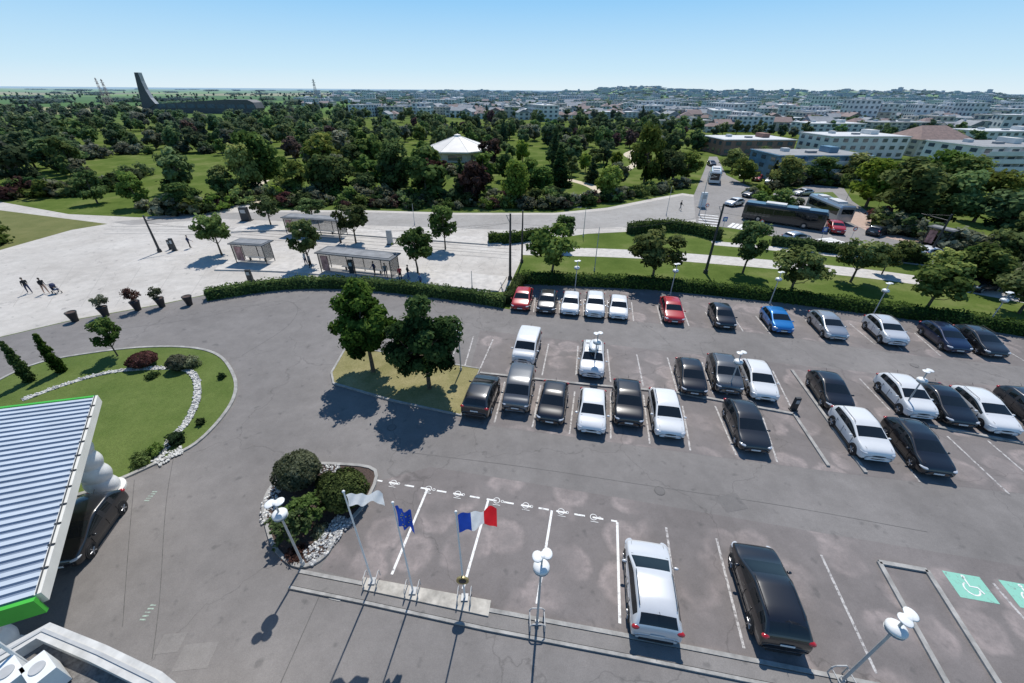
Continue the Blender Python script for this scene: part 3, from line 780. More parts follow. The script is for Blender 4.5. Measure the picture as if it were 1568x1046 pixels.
# ------------------------------------------------------------------ distant town
def bmesh_building(name, w, d, h, wall, roof, kind='flat', floors=3, glass=m_wglass, balc=False, bays=None):
    b = MB(); b.box((0, 0, h/2), (w, d, h), wall)
    fh = h/floors; nb = bays or max(2, int(w/3.4)); nd_ = max(2, int(d/3.6))
    for f in range(floors):
        z = fh*(f+0.55)
        for i in range(nb):
            x = -w/2+w*(i+0.5)/nb
            for s in (-1, 1): b.box((x, s*(d/2+0.02), z), (w/nb*0.5, 0.1, fh*0.5), glass)
        for i in range(nd_):
            y = -d/2+d*(i+0.5)/nd_
            for s in (-1, 1): b.box((s*(w/2+0.02), y, z), (0.1, d/nd_*0.45, fh*0.5), glass)
        if balc and f > 0:
            b.box((0, -d/2-0.75, fh*f+0.05), (w*0.92, 1.4, 0.18), wall); b.box((0, -d/2-1.42, fh*f+0.6), (w*0.92, 0.06, 0.9), m_wallw)
            for i in range(4): b.box((-w*.46+w*.92*(i+.5)/4+w*.11, -d/2-.72, fh*f+1.2), (.12, 1.3, fh*.8), wall)
    if kind == 'flat':
        b.box((0, 0, h+0.12), (w+0.5, d+0.5, 0.24), m_roofl if roof is m_roofl else wall)
        b.box((0, 0, h+0.27), (w-0.6, d-0.6, 0.06), roof)
        b.box((w*0.2, 0, h+1.0), (w*0.10, d*0.3, 1.3), wall); b.box((-w*0.25, d*0.1, h+0.7), (1.6, 1.6, 0.8), m_roofl)
        b.box((-w*0.05, -d*0.15, h+0.55), (2.4, 1.2, 0.5), m_roofg)
    else:
        rh = d*0.28
        b.add([(-w/2-.4, -d/2-.4, h), (w/2+.4, -d/2-.4, h), (w/2+.4, d/2+.4, h), (-w/2-.4, d/2+.4, h), (-w/2-(.4 if kind == 'gable' else -d*.35), 0, h+rh), (w/2+(.4 if kind == 'gable' else -d*.35), 0, h+rh)],
              [(0, 1, 5, 4), (2, 3, 4, 5), (1, 2, 5), (3, 0, 4), (3, 2, 1, 0)], roof)
        b.box((w*0.25, d*0.1, h+rh*0.9), (0.8, 0.8, 1.6), wall)
    return b.mesh(name)
tm = [bmesh_building('house_mesh', 11, 9, 5.5, m_wallc, m_roofr, 'gable', 2), bmesh_building('house_mesh', 10, 8, 5, m_wallw, m_roofr, 'hip', 2),
      bmesh_building('block_mesh', 30, 12, 11, m_wallw, m_roofg, 'flat', 4), bmesh_building('block_mesh', 22, 12, 9, m_wallc, m_roofg, 'flat', 3),
      bmesh_building('warehouse_mesh', 36, 22, 6, m_wallg, m_roofl, 'flat', 2), bmesh_building('house_mesh', 13, 9, 6, m_wallw, m_roofg, 'gable', 2),
      bmesh_building('block_mesh', 18, 14, 16, m_wallw, m_roofl, 'flat', 5), bmesh_building('block_mesh', 40, 12, 11, m_wallw, m_roofl, 'flat', 4)]
town = empty('distant_town')
for i in range(2100):
    az = rr.uniform(-24, 54)
    D = 250*math.exp(rr.random()**0.8*math.log(3800/250))
    x = D*math.sin(RAD(az)); y = D*math.cos(RAD(az))
    px, py = proj(x, y)
    if D < 340 and px < 1085: continue
    if D < 600 and px < 560: continue
    if D < 330 and py > 205: continue
    if az < -12 and rr.random() < 0.6: continue
    w = [6, 6, 1.5, 2.6, 0.5, 6, 0.05, 0.7] if (D < 700 and px < 1100) else [4.5, 4.5, 2.6, 3, 0.7, 4.5, 0.9, 1.9]
    me = tm[rr.choices(range(8), w)[0]]
    s = rr.uniform(0.72, 1.02)
    place(me, 'town_building', (x, y, hz(x, y)-0.5), RAD(rr.choice((0, 90))+rr.uniform(-25, 15)), (s, s, s*rr.uniform(0.8, 1.1)), town)
for i in range(2200):
    az = rr.uniform(-58, 58)
    D = 230*math.exp(rr.random()**0.85*math.log(2200/230))
    x = D*math.sin(RAD(az)); y = D*math.cos(RAD(az)); px, py = proj(x, y)
    if D < 310 and px < 1078: continue
    if D < 450 and px < 540: continue
    if 215 < px < 420 and D < 560: continue
    s = rr.uniform(0.36, 0.8)
    place((forest if D < 380 else flow)[rr.choices(range(8), [5, 5, 5, 5, 4, 2, 4, 3])[0]], 'tree', (x, y, hz(x, y)), rr.uniform(0, 6), (s*1.1, s*1.1, s), town_tr)
for i in range(1050):
    az = rr.uniform(-60, 58)
    D = 650*math.exp(rr.random()*math.log(6500/650))
    x = D*math.sin(RAD(az)); y = D*math.cos(RAD(az))
    s = rr.uniform(0.6, 1.2)*(1+D/5000)
    if az < -18 and rr.random() < 0.85: continue
    place(grove[i % 3], 'grove', (x, y, hz(x, y)-0.5), rr.uniform(0, 6), (s*1.4, s*0.8, min(s, 1.0)*0.75), town_tr)

def bld(name, x0, x1, yb, yt, d, wall, roof, kind='flat', floors=3, balc=False, glass=m_wglass):
    a = G(x0, yb); c = G(x1, yb); w = (c-a).length; h = height((a+c)/2, yt)
    me = bmesh_building(name, w, d, h, wall, roof, kind, floors, glass, balc)
    dr = (c-a).normalized(); n = Vector((-dr.y, dr.x)); q = (a+c)/2+n*d/2
    place(me, name, (q.x, q.y, 0), math.atan2(dr.y, dr.x))
bld('apartment_building', 1182, 1322, 277, 240, 13, m_blue, m_roofg, 'flat', 3, True)
bld('brick_school', 1103, 1212, 238, 215, 16, m_brick, m_roofl, 'flat', 2)
bld('office_building', 1262, 1380, 243, 210, 16, m_wallw, m_roofl, 'flat', 3)
bld('apartment_building', 1480, 1600, 272, 226, 16, m_wallw, m_roofg, 'flat', 4, True)
bld('apartment_building', 1398, 1476, 240, 214, 14, m_wallc, m_roofr, 'hip', 3)
bld('apartment_building', 1490, 1610, 226, 202, 14, m_wallw, m_roofl, 'flat', 3)
bld('office_building', 1238, 1320, 208, 190, 16, m_wallw, m_roofl, 'flat', 3)
bld('apartment_building', 1330, 1420, 206, 188, 14, m_wallc, m_roofg, 'flat', 4)
bld('apartment_building', 1010, 1090, 198, 185, 14, m_wallc, m_roofg, 'flat', 3)
bld('warehouse_building', 1130, 1230, 192, 181, 24, m_wallg, m_roofl, 'flat', 2)
bld('apartment_building', 1440, 1560, 200, 181, 14, m_wallw, m_roofg, 'flat', 4)
bld('apartment_building', 920, 1000, 182, 172, 14, m_wallw, m_roofl, 'flat', 4)
bld('apartment_building', 1290, 1360, 184, 170, 14, m_wallw, m_roofl, 'flat', 5)
bld('apartment_building', 1180, 1250, 180, 169, 14, m_wallc, m_roofg, 'flat', 4)
# pavilion with the white low-pitched roof
a = G(652, 249); c = G(742, 249); w = (c-a).length; q = (a+c)/2+Vector((0, w/2)); hw = 2.8
b = MB()
R0 = w*0.60
def octo(r, z, n=8): return [(r*math.cos(2*math.pi*(i+0.5)/n), r*math.sin(2*math.pi*(i+0.5)/n), z) for i in range(n)]
rt = R0*0.34
vs = octo(R0*0.9, 0)+octo(R0*0.9, hw)+octo(R0*1.04, hw-0.1)+octo(R0*1.04, hw+0.25)+octo(R0*0.10, hw+rt)+octo(R0*0.10, hw+rt+0.4)+[(0, 0, hw+rt+.7)]
m_white_roof = simple('white_roof', (0.70, 0.66, 0.60), 0.6, 0.08, 0.5)
for j, mt in ((0, m_wallc), (1, m_wallc), (2, m_white_roof), (3, m_white_roof), (4, m_wallw)):
    b.add([vs[8*j+i] for i in range(8)]+[vs[8*j+8+i] for i in range(8)], [(i, (i+1) % 8, 8+(i+1) % 8, 8+i) for i in range(8)], mt)
b.add(vs[40:49], [(i, (i+1) % 8, 8) for i in range(8)], m_white_roof)
for i in range(8):
    a_ = 2*math.pi*(i+1)/8; b.box((R0*0.83*math.cos(a_), R0*0.83*math.sin(a_), hw*0.45), (0.2, R0*0.4, hw*0.5), m_wglass, a_)
    b.cyl(Vector(octo(R0*1.04, hw+0.27)[i]), Vector(octo(R0*0.10, hw+rt+0.03)[i]), 0.06, 0.06, m_wallw, 5)
b.obj('park_pavilion', (q.x, q.y, 0))

# curved tower with long low wing
Dt = 400
prof = [(205, 111), (211, 111), (216, 124), (222, 137), (230, 150), (238, 159), (262, 158), (300, 155), (345, 152.5), (378, 153), (387, 157), (392, 166), (394, 185), (222, 185), (218, 164), (212, 140)]
pv = [PY(x, y, Dt) for x, y in prof]
pv = [(x, max(0, z)) for x, z in pv]
b = MB(); n = len(pv)
mt1 = simple('tower_cladding', (0.085, 0.085, 0.09), 0.6, 0.15, 0.05); mt2 = simple('tower_edge', (0.36, 0.37, 0.38), 0.5, 0.1, 0.05)
def slab(idx, y0, dy, me_):
    m_ = len(idx); v_ = [(pv[i][0], y0, pv[i][1]) for i in idx]+[(pv[i][0], y0+dy, pv[i][1]) for i in idx]
    b.add(v_, [tuple(range(m_)), tuple(reversed(range(m_, 2*m_)))], mt1)
    b.add(v_, [(i, m_+i, m_+(i+1) % m_, (i+1) % m_) for i in range(m_)], me_)
slab([0, 1, 2, 3, 4, 5, 13, 14, 15], Dt, 4, mt2)
slab([5, 6, 7, 8, 9, 10, 11, 12, 13], Dt+.5, 14, mt1)
for k in range(10):
    xx = pv[5][0]+(pv[11][0]-pv[5][0])*(k+.5)/10; b.box((xx, Dt+.45, 5.5), (6.5, .2, 3), m_wglass)
b.obj('curved_tower_building')
def pylon(bx, ytop, D, wd, mat):
    x, zt = PY(bx, ytop, D); b = MB()
    K = 8
    def cr(k):
        t = k/K; s = wd*(1-t)+0.4*t; return [Vector((sx*s/2, sy*s/2, zt*t)) for sx, sy in ((-1, -1), (1, -1), (1, 1), (-1, 1))]
    for k in range(K):
        a, c = cr(k), cr(k+1)
        for i in range(4):
            b.cyl(a[i], c[i], 0.13, 0.11, mat, 4); b.cyl(a[i], c[(i+1) % 4], 0.06, 0.06, mat, 4); b.cyl(a[(i+1) % 4], c[i], 0.06, 0.06, mat, 4)
    for t, l in ((0.80, 5), (0.88, 6), (0.95, 4)):
        b.box((0, 0, zt*t), (l*zt/38, 0.2, 0.2), mat)
        for s in (-1, 1): b.cyl((s*l/2*zt/38, 0, zt*t), (0, 0, zt*t+zt*0.03), 0.07, 0.07, mat, 4)
    b.obj('electricity_pylon', (x, D, 0))
m_pyl = simple('pylon_steel', (0.30, 0.31, 0.33), 0.6, 0.1, 1); m_pylr = simple('pylon_rust', (0.36, 0.27, 0.26), 0.6, 0.2, 0.1)
pylon(154, 121, 480, 4, m_pylr); pylon(145, 119, 520, 4, m_pylr); pylon(479, 121, 520, 5, m_pyl)

# ------------------------------------------------------------------ cars
HATCH = [(2.06, .33, .64, .50, .58, .50, 'H'), (2.01, .22, .80, .62, .73, .66, 'H'), (1.82, .20, .87, .73, .86, .75, 'H'), (1.38, .20, .885, .82, .96, .79, 'H'),
         (1.12, .20, .885, .87, 1.01, .80, 'W'), (.12, .20, .89, .92, 1.41, .655, 'S'), (-.22, .20, .89, .93, 1.46, .665, 'P'), (-.30, .20, .89, .93, 1.465, .665, 'S'),
         (-1.10, .20, .89, .96, 1.45, .655, 'P'), (-1.20, .20, .89, .965, 1.44, .65, 'S'), (-1.58, .20, .88, .99, 1.38, .62, 'R'), (-1.97, .22, .86, 1.0, 1.05, .70, 'P'),
         (-2.06, .24, .84, .84, .92, .72, 'P'), (-2.09, .34, .76, .55, .62, .62, 'E')]
SUV = [(2.20, .36, .70, .58, .66, .56, 'H'), (2.15, .26, .85, .76, .87, .74, 'H'), (1.95, .24, .90, .90, 1.03, .80, 'H'), (1.45, .24, .92, .98, 1.12, .84, 'H'),
       (1.16, .24, .92, 1.02, 1.16, .84, 'W'), (.20, .24, .925, 1.06, 1.56, .70, 'S'), (-.18, .24, .925, 1.07, 1.63, .71, 'P'), (-.27, .24, .925, 1.07, 1.635, .71, 'S'),
       (-1.15, .24, .925, 1.10, 1.62, .705, 'P'), (-1.27, .24, .925, 1.10, 1.61, .70, 'S'), (-1.76, .24, .92, 1.12, 1.55, .67, 'R'), (-2.12, .26, .90, 1.12, 1.18, .76, 'P'),
       (-2.21, .28, .88, .92, 1.0, .78, 'P'), (-2.24, .40, .80, .60, .68, .66, 'E')]
SEDAN = [(2.30, .32, .66, .48, .55, .51, 'H'), (2.24, .20, .83, .60, .70, .68, 'H'), (2.02, .19, .89, .70, .82, .77, 'H'), (1.48, .19, .90, .79, .92, .81, 'H'),
         (1.16, .19, .90, .86, .98, .81, 'W'), (.12, .19, .905, .90, 1.36, .65, 'S'), (-.26, .19, .905, .91, 1.42, .66, 'P'), (-.35, .19, .905, .91, 1.42, .66, 'S'),
         (-.95, .19, .905, .93, 1.40, .64, 'P'), (-1.05, .19, .905, .94, 1.38, .63, 'R'), (-1.70, .20, .89, .96, 1.04, .72, 'P'), (-2.15, .22, .87, .93, 1.01, .74, 'P'),
         (-2.27, .25, .83, .78, .87, .70, 'P'), (-2.31, .34, .74, .52, .58, .58, 'E')]
WAGON = [(2.30, .32, .66, .50, .57, .51, 'H'), (2.24, .20, .83, .64, .74, .68, 'H'), (2.02, .19, .89, .75, .87, .77, 'H'), (1.50, .19, .90, .83, .97, .81, 'H'),
         (1.22, .19, .90, .89, 1.02, .81, 'W'), (.20, .19, .905, .93, 1.42, .66, 'S'), (-.18, .19, .905, .94, 1.48, .68, 'P'), (-.27, .19, .905, .94, 1.48, .68, 'S'),
         (-1.05, .19, .905, .96, 1.48, .67, 'P'), (-1.15, .19, .905, .965, 1.475, .665, 'S'), (-1.82, .20, .90, 1.0, 1.39, .63, 'R'), (-2.20, .22, .88, 1.0, 1.06, .73, 'P'),
         (-2.29, .25, .86, .82, .90, .76, 'P'), (-2.32, .35, .77, .54, .60, .62, 'E')]
VAN = [(2.15, .36, .70, .60, .68, .56, 'H'), (2.10, .26, .85, .80, .91, .74, 'H'), (1.95, .24, .90, .93, 1.07, .80, 'H'), (1.65, .24, .91, 1.01, 1.15, .83, 'H'),
       (1.48, .24, .91, 1.05, 1.19, .83, 'W'), (.62, .24, .915, 1.08, 1.70, .75, 'S'), (.05, .24, .915, 1.10, 1.80, .78, 'P'), (-.07, .24, .915, 1.10, 1.81, .78, 'S'),
       (-.95, .24, .915, 1.10, 1.82, .79, 'P'), (-1.08, .24, .915, 1.10, 1.82, .79, 'S'), (-1.95, .24, .91, 1.12, 1.78, .78, 'P'), (-2.08, .24, .90, 1.12, 1.70, .77, 'R'),
       (-2.16, .28, .88, 1.08, 1.12, .82, 'P'), (-2.20, .40, .80, .60, .68, .66, 'E')]
SPEC = {'hatch': (HATCH, 1.27, -1.28, .31), 'suv': (SUV, 1.36, -1.34, .35), 'sedan': (SEDAN, 1.42, -1.38, .32), 'wagon': (WAGON, 1.42, -1.38, .32), 'van': (VAN, 1.36, -1.40, .33)}
def subsurf(me, lv=1):
    o = bpy.data.objects.new('tmp', me); COL.objects.link(o)
    md = o.modifiers.new('s', 'SUBSURF'); md.levels = lv; md.render_levels = lv
    dg = bpy.context.evaluated_depsgraph_get()
    r = bpy.data.meshes.new_from_object(o.evaluated_get(dg))
    bpy.data.objects.remove(o)
    return r
body_cache = {}
def car_body(kind):
    if kind in body_cache: return body_cache[kind]
    st = SPEC[kind][0]; vs = []; fs = []; mi = []
    for (x, zb, w, belt, top, wt, fl) in st:
        hood = (top-belt) < 0.2
        p = [(0, zb), (w*.90, zb), (w*.995, zb+.14), (w, (zb+belt)/2+.10), (w*.97, belt)]
        if hood: p += [(w*.965*.45+wt*.55, belt+(top-belt)*.62), (wt, top-.012)]
        else: p += [(wt+.05, top-.085), (wt-.005, top-.018)]
        p += [(wt*.55, top+.006), (0, top+.014)]
        full = p+[(-a, b) for a, b in reversed(p[1:-1])]
        vs += [(x, a, b) for a, b in full]
    n = 16
    for i in range(len(st)-1):
        fl = st[i][6]
        for k in range(n):
            a = i*n+k; b2 = i*n+(k+1) % n; c = (i+1)*n+(k+1) % n; d = (i+1)*n+k
            fs.append((a, b2, c, d))
            s = k if k < 8 else 15-k
            m = 0
            if s <= 1: m = 2
            elif fl == 'S' and s == 4: m = 1
            elif fl == 'P' and s == 4 and 5 < i < 10: m = 2
            elif fl == 'W' and (s in (4, 6, 7)): m = 1
            elif fl == 'R' and s in (6, 7): m = 1
            mi.append(m)
    fs.append(tuple(range(n))); mi.append(0); fs.append(tuple(reversed(range((len(st)-1)*n, len(st)*n)))); mi.append(0)
    me = bpy.data.meshes.new('b'); me.from_pydata(vs, [], fs)
    for m_ in (m_rim, m_glass, m_black): me.materials.append(m_)
    me.polygons.foreach_set('material_index', mi); me.update()
    r = subsurf(me, 2)
    out = ([tuple(v.co) for v in r.vertices], [tuple(p.vertices) for p in r.polygons], [p.material_index for p in r.polygons])
    body_cache[kind] = out
    return out
car_cache = {}
def car_mesh(kind, col, paint, box=False):
    key = (kind, col, box)
    if key in car_cache: return car_cache[key]
    vs, fs, mi = car_body(kind); b = MB()
    b.mi(paint); b.mi(m_glass); b.mi(m_black)
    b.v = list(vs); b.f = list(fs); b.m = list(mi); b.sm = [True]*len(fs)
    st, xf, xr, wr = SPEC[kind]; W = max(s[2] for s in st); hb = st[4][3]; xe = st[0][0]; xt = st[-1][0]; roof = max(s[4] for s in st)
    for x in (xf, xr):
        for s in (-1, 1):
            b.cyl((x, s*(W-.22), wr+.03), (x, s*(W-.004), wr+.03), wr+.07, wr+.07, m_black, 20)
            b.cyl((x, s*(W-.22), wr), (x, s*(W+.012), wr), wr, wr, m_tyre, 20)
            b.cyl((x, s*(W-.02), wr), (x, s*(W+.016), wr), wr*.66, wr*.66, m_dark, 16)
            for k in range(5):
                a = k*2*math.pi/5
                b.cyl((x, s*(W+.018), wr), (x+math.cos(a)*wr*.64, s*(W+.02), wr+math.sin(a)*wr*.64), .035, .03, m_rim, 5)
    zf = st[1][3]
    for s in (-1, 1):
        b.ball((xe-.20, s*(st[2][2]-.16), zf+.05), (.25, .14, .07), m_head, 10, 6, -s*0.45)
        b.ball((xe-.08, s*.52, zf-.22), (.06, .12, .05), m_black, 8, 5)
        zt = st[-3][3]-.06
        b.ball((xt+.13, s*(st[-3][2]-.12), zt), (.13, .16, .09 if kind != 'van' else .2), m_tail, 10, 6, s*0.4)
        b.ball((.80 if kind != 'van' else 1.1, s*(W+.09), hb+.05), (.08, .11, .065), paint, 8, 6)
        b.box((.05, s*(W*.985), hb-.16), (.16, .03, .025), m_black); b.box((-.95, s*(W*.985), hb-.14), (.16, .03, .025), m_black)
        for x in (.92, -.22, -1.02): b.box((x, s*(W*.996), (hb+.36)/2), (.012, .02, hb-.48), m_black)
        b.box((.1, s*(W+.0), .30), (2.0, .03, .10), m_black)
    b.ball((xe-.03, 0, zf-.08), (.055, .42, .06), m_black, 12, 6); b.ball((xe-.04, 0, zf-.27), (.06, .55, .07), m_black, 12, 6)
    b.box((xe+.012, 0, zf-.18), (.02, .50, .10), m_plate); b.box((xt-.012, 0, st[-3][3]-.30), (.02, .50, .10), m_plate)
    b.box((xt+.02, 0, .34), (.10, 1.2, .14), m_black)
    b.cyl((st[10][0]+.1, 0, roof-.02), (st[10][0]-.1, 0, roof+.10), .012, .008, m_black, 5)
    if kind in ('suv', 'wagon'):
        for s in (-1, 1): b.tube([(.15, s*.66, roof-.04), (.0, s*.665, roof+.025), (-1.4, s*.655, roof+.02), (-1.55, s*.64, roof-.04)], .014, m_dark, 5)
    for s in (-1, 1): b.cyl((1.1, s*.70, hb+.10), (st[2][0], s*.64, st[2][4]+.0), .006, .006, m_black, 4)
    b.cyl((st[4][0], -.72, st[4][4]-.005), (st[4][0], .72, st[4][4]-.005), .02, .02, m_black, 5)
    if box:
        b.ball((-.3, 0, roof+.2), (.95, .38, .19), paint, 14, 8)
        for x in (.2, -.85): b.box((x, 0, roof+.045), (.05, 1.15, .03), m_dark)
    me = b.mesh(kind); car_cache[key] = me
    return me
def paintm(name, c, metal=0.0, rough=0.3): return simple('paint_'+name, c, rough, 0.03, 1, metal=metal, coat=1.0, objc=True)
P = {'white': paintm('white', (.70, .70, .69)), 'black': paintm('black', (.008, .008, .010)), 'dark': paintm('dark', (.03, .032, .036), .4), 'grey': paintm('grey', (.13, .135, .14), .6),
     'silver': paintm('silver', (.42, .43, .44), .6), 'red': paintm('red', (.42, .015, .015)), 'blue': paintm('blue', (.015, .18, .48), .2), 'navy': paintm('navy', (.012, .022, .06), .3), 'pearl': paintm('pearl', (.58, .59, .60), .15)}
TH = 10.5
def car(x, y, kind, col, away=False, th=TH, box=False, s=(.92, 1.05, 1.0), z=0.75):
    p = G(x, y, z); rz = RAD(90-th)+(0 if away else math.pi)
    place(car_mesh(kind, col, P[col], box), 'parked_car', (p.x, p.y, 0.018), rz+RAD(random.uniform(-1.6, 1.6)), s)
for c in [(800, 456, 'hatch', 'red'), (838, 460, 'hatch', 'dark'), (874, 463, 'hatch', 'white'), (911, 466, 'suv', 'white'), (947, 469, 'hatch', 'white'), (1029, 473, 'wagon', 'red'), (1106, 482, 'hatch', 'black'),
          (1190, 488, 'hatch', 'blue'), (1268, 496, 'wagon', 'silver'), (1356, 505, 'suv', 'pearl'), (1447, 514, 'wagon', 'navy'), (1501, 520, 'wagon', 'dark'),
          (807, 531, 'van', 'white'), (1058, 574, 'hatch', 'black'), (1109, 571, 'suv', 'grey'), (1161, 579, 'wagon', 'white'), (1272, 596, 'hatch', 'black'), (1386, 605, 'suv', 'white'), (1446, 614, 'sedan', 'black'), (1507, 625, 'wagon', 'white'), (1580, 622, 'hatch', 'dark'),
          (795, 596, 'van', 'grey'), (847, 613, 'hatch', 'black'), (907, 626, 'hatch', 'white'), (961, 615, 'suv', 'black'), (1020, 629, 'wagon', 'white'), (1143, 648, 'wagon', 'dark'), (1318, 662, 'suv', 'white'), (1406, 680, 'wagon', 'black')]:
    car(*c)
car(907, 549, 'suv', 'white', box=True)
car(738, 602, 'suv', 'dark', True)
car(997, 893, 'wagon', 'pearl', True, s=(.88, 1.12, 1.0))
car(1174, 904, 'suv', 'black', True, s=(.95, 1.06, 1.0))
car(126, 806, 'hatch', 'black', False, -12)
car(1125, 309, 'hatch', 'white', False, 60); car(1505, 433, 'wagon', 'dark', False, 75); car(1280, 348, 'suv', 'red', False, 20)
for c in [(1230, 294, 'hatch', 'silver', False, 80), (1150, 296, 'hatch', 'dark', False, 60), (1098, 262, 'hatch', 'white', True, 5), (1090, 250, 'hatch', 'dark', False, 5), (1425, 385, 'hatch', 'white', True, 75), (1545, 418, 'hatch', 'silver', False, 70),
          (1345, 352, 'hatch', 'dark', True, 60), (1220, 362, 'wagon', 'silver', True, 70), (1140, 268, 'hatch', 'silver', False, 40), (1160, 272, 'hatch', 'red', False, 40), (1180, 276, 'hatch', 'white', False, 40)]:
    car(*c)

def bus(name, x0, y0, x1, y1, paint, L_=12.0):
    a = G(x0, y0); c = G(x1, y1); d = (c-a).normalized(); q = (a+c)/2
    b = MB(); prof = [(-1.25, .35), (1.25, .35), (1.27, 1.0), (1.24, 2.6), (1.05, 2.95), (-1.05, 2.95), (-1.24, 2.6), (-1.27, 1.0)]
    xs = [-L_/2, -L_/2+.15, L_/2-.25, L_/2]; sc = [.93, 1, 1, .9]
    vs = []
    for x, s in zip(xs, sc): vs += [(x, y*s, .35+(z-.35)*(s if z > 2 else 1)) for y, z in prof]
    fs = []
    for i in range(3):
        for k in range(8): fs.append((i*8+k, i*8+(k+1) % 8, (i+1)*8+(k+1) % 8, (i+1)*8+k))
    fs += [tuple(reversed(range(8))), tuple(range(24, 32))]
    b.add(vs, fs, paint)
    nw = int(L_/1.5)
    for i in range(nw):
        x = -L_/2+.7+i*(L_-1.2)/nw+.3
        for s in (-1, 1): b.box((x+.2, s*1.262, 1.85), (L_/nw*.86, .05, 1.05), m_glass)
    b.box((L_/2+.005, 0, 1.7), (.06, 2.0, 1.5), m_glass); b.box((-L_/2-.005, 0, 2.0), (.05, 1.8, .8), m_glass)
    for x in (-L_/2+2.6, L_/2-2.7):
        for s in (-1, 1): b.cyl((x, s*1.0, .5), (x, s*1.3, .5), .5, .5, m_tyre, 16); b.cyl((x, s*1.28, .5), (x, s*1.315, .5), .26, .26, m_rim, 12)
    b.box((-1.5, 0, 3.08), (3.0, 1.6, .26), m_roofl); b.box((2.5, 0, 3.04), (1.6, 1.4, .18), m_roofl)
    b.obj(name, (q.x, q.y, .02), math.atan2(d.y, d.x))
bus('city_bus', 1150, 336, 1243, 350, P['dark'], 12)
bus('city_bus', 1287, 342, 1243, 322, P['silver'], 10)
bus('white_truck', 1093, 268, 1092, 290, P['white'], 8)

# ------------------------------------------------------------------ lamps, poles, flags
def lamp(x, y, ytop, hoop=False, ang=0.3):
    p = G(x, y); h = height(p, ytop); h = max(3.6, min(5.6, h)); b = MB()
    b.cyl((0, 0, 0), (0, 0, .35), .10, .09, m_pole, 10); b.cyl((0, 0, .3), (0, 0, h-.10), .055, .04, m_pole, 10)
    b.cyl((0, 0, h-1.0), (0, 0, h-.86), .10, .30, m_pole, 16)
    b.ball((0, 0, h-.74), (.31, .31, .16), m_lampw, 18, 9)
    b.ball((0, 0, h), (.14, .14, .05), m_lampw, 12, 6)
    for s in (-1, 1): b.ball((math.cos(ang)*.18*s, math.sin(ang)*.18*s, h), (.20, .23, .04), m_lampw, 16, 6)
    if hoop:
        for s in (-1, 1):
            b.tube([(-.3, s*.3, 0), (-.3, s*.3, .55), (-.2, s*.3, .68), (.2, s*.3, .68), (.3, s*.3, .55), (.3, s*.3, 0)], .028, m_pole, 6)
        for s in (-1, 1): b.tube([(s*.3, -.3, .5), (s*.3, .3, .5)], .022, m_pole, 6)
    b.obj('street_lamp', (p.x, p.y, 0))
lamp(465, 866, 770); lamp(822, 956, 850, True); lamp(1285, 1046, 945, True, 0.5)
for l in ((706, 568, 496), (908, 570, 520), (1113, 603, 540), (1378, 633, 568), (880, 447, 401), (1026, 452, 407), (1178, 466, 418), (1335, 485, 434), (1508, 502, 448)): lamp(*l)
def mast(x, y, ytop, r=.14, arm=None, mat=m_dark, name='catenary_mast'):
    p = G(x, y); h = height(p, ytop); b = MB()
    b.cyl((0, 0, 0), (0, 0, h), r, r*.6, mat, 10); b.cyl((0, 0, 0), (0, 0, .4), r*1.7, r*1.5, mat, 10)
    if arm: b.cyl((0, 0, h*.86), (arm[0], arm[1], h*.88), .05, .04, mat, 6); b.cyl((0, 0, h*.97), (arm[0]*.8, arm[1]*.8, h*.89), .02, .02, mat, 5)
    b.obj(name, (p.x, p.y, 0)); return Vector((p.x, p.y, h))
T1 = mast(245, 386, 330, .16, (2.5, 2.0)); T2 = mast(781, 428, 327, .16, (-.5, 3)); T3 = mast(799, 402, 322, .13); T4 = mast(1080, 418, 312, .17, (1, 3)); T5 = mast(1420, 395, 328, .17, (-1, 3)); T6 = mast(522, 372, 330, .1)
mast(910, 415, 348, .06, None, m_pole, 'sign_pole'); mast(893, 362, 318, .06, None, m_pole, 'sign_pole'); mast(635, 345, 312, .05, None, m_pole, 'sign_pole'); mast(723, 442, 415, .05, None, m_pole, 'sign_pole')
mast(1290, 320, 290, .05, None, m_pole, 'sign_pole'); mast(1020, 330, 285, .05, None, m_pole, 'sign_pole')
mast(1400, 330, 270, .08, (2, 0), m_pole, 'road_lamp'); mast(1545, 350, 262, .1, (-2, 0), m_pole, 'road_lamp'); mast(1070, 330, 262, .08, (1.5, 0), m_pole, 'road_lamp')
b = MB()
for a, c in ((T1, T6), (T6, T2), (T2, T4), (T4, T5), (T1, T2)):
    pts = [a.lerp(c, i/12)+Vector((0, 0, -1.0-1.2*math.sin(math.pi*i/12))) for i in range(13)]
    b.tube(pts, .010, m_dark, 4)
b.obj('tram_wires')
def sign(x, y, h, col, shape='disc'):
    p = G(x, y); b = MB(); b.cyl((0, 0, 0), (0, 0, h), .035, .035, m_pole, 6)
    if shape == 'disc': b.cyl((0, -.03, h-.3), (0, -.06, h-.3), .32, .32, col, 16); b.cyl((0, -.061, h-.3), (0, -.065, h-.3), .22, .22, m_lampw, 16)
    else: b.box((0, -.05, h-.4), (.7, .03, .7), col); b.box((0, -.07, h-.4), (.4, .012, .4), m_lampw)
    b.obj('traffic_sign', (p.x, p.y, 0))
m_sr = simple('sign_red', (.5, .03, .03), .4, .1, 3); m_sb = simple('sign_blue', (.03, .12, .45), .4, .1, 3)
sign(1078, 335, 2.6, m_sr); sign(1105, 355, 2.4, m_sb, 'sq'); sign(1255, 372, 2.4, m_sb, 'sq'); sign(1300, 372, 2.4, m_sr); sign(1160, 360, 2.4, m_sr)

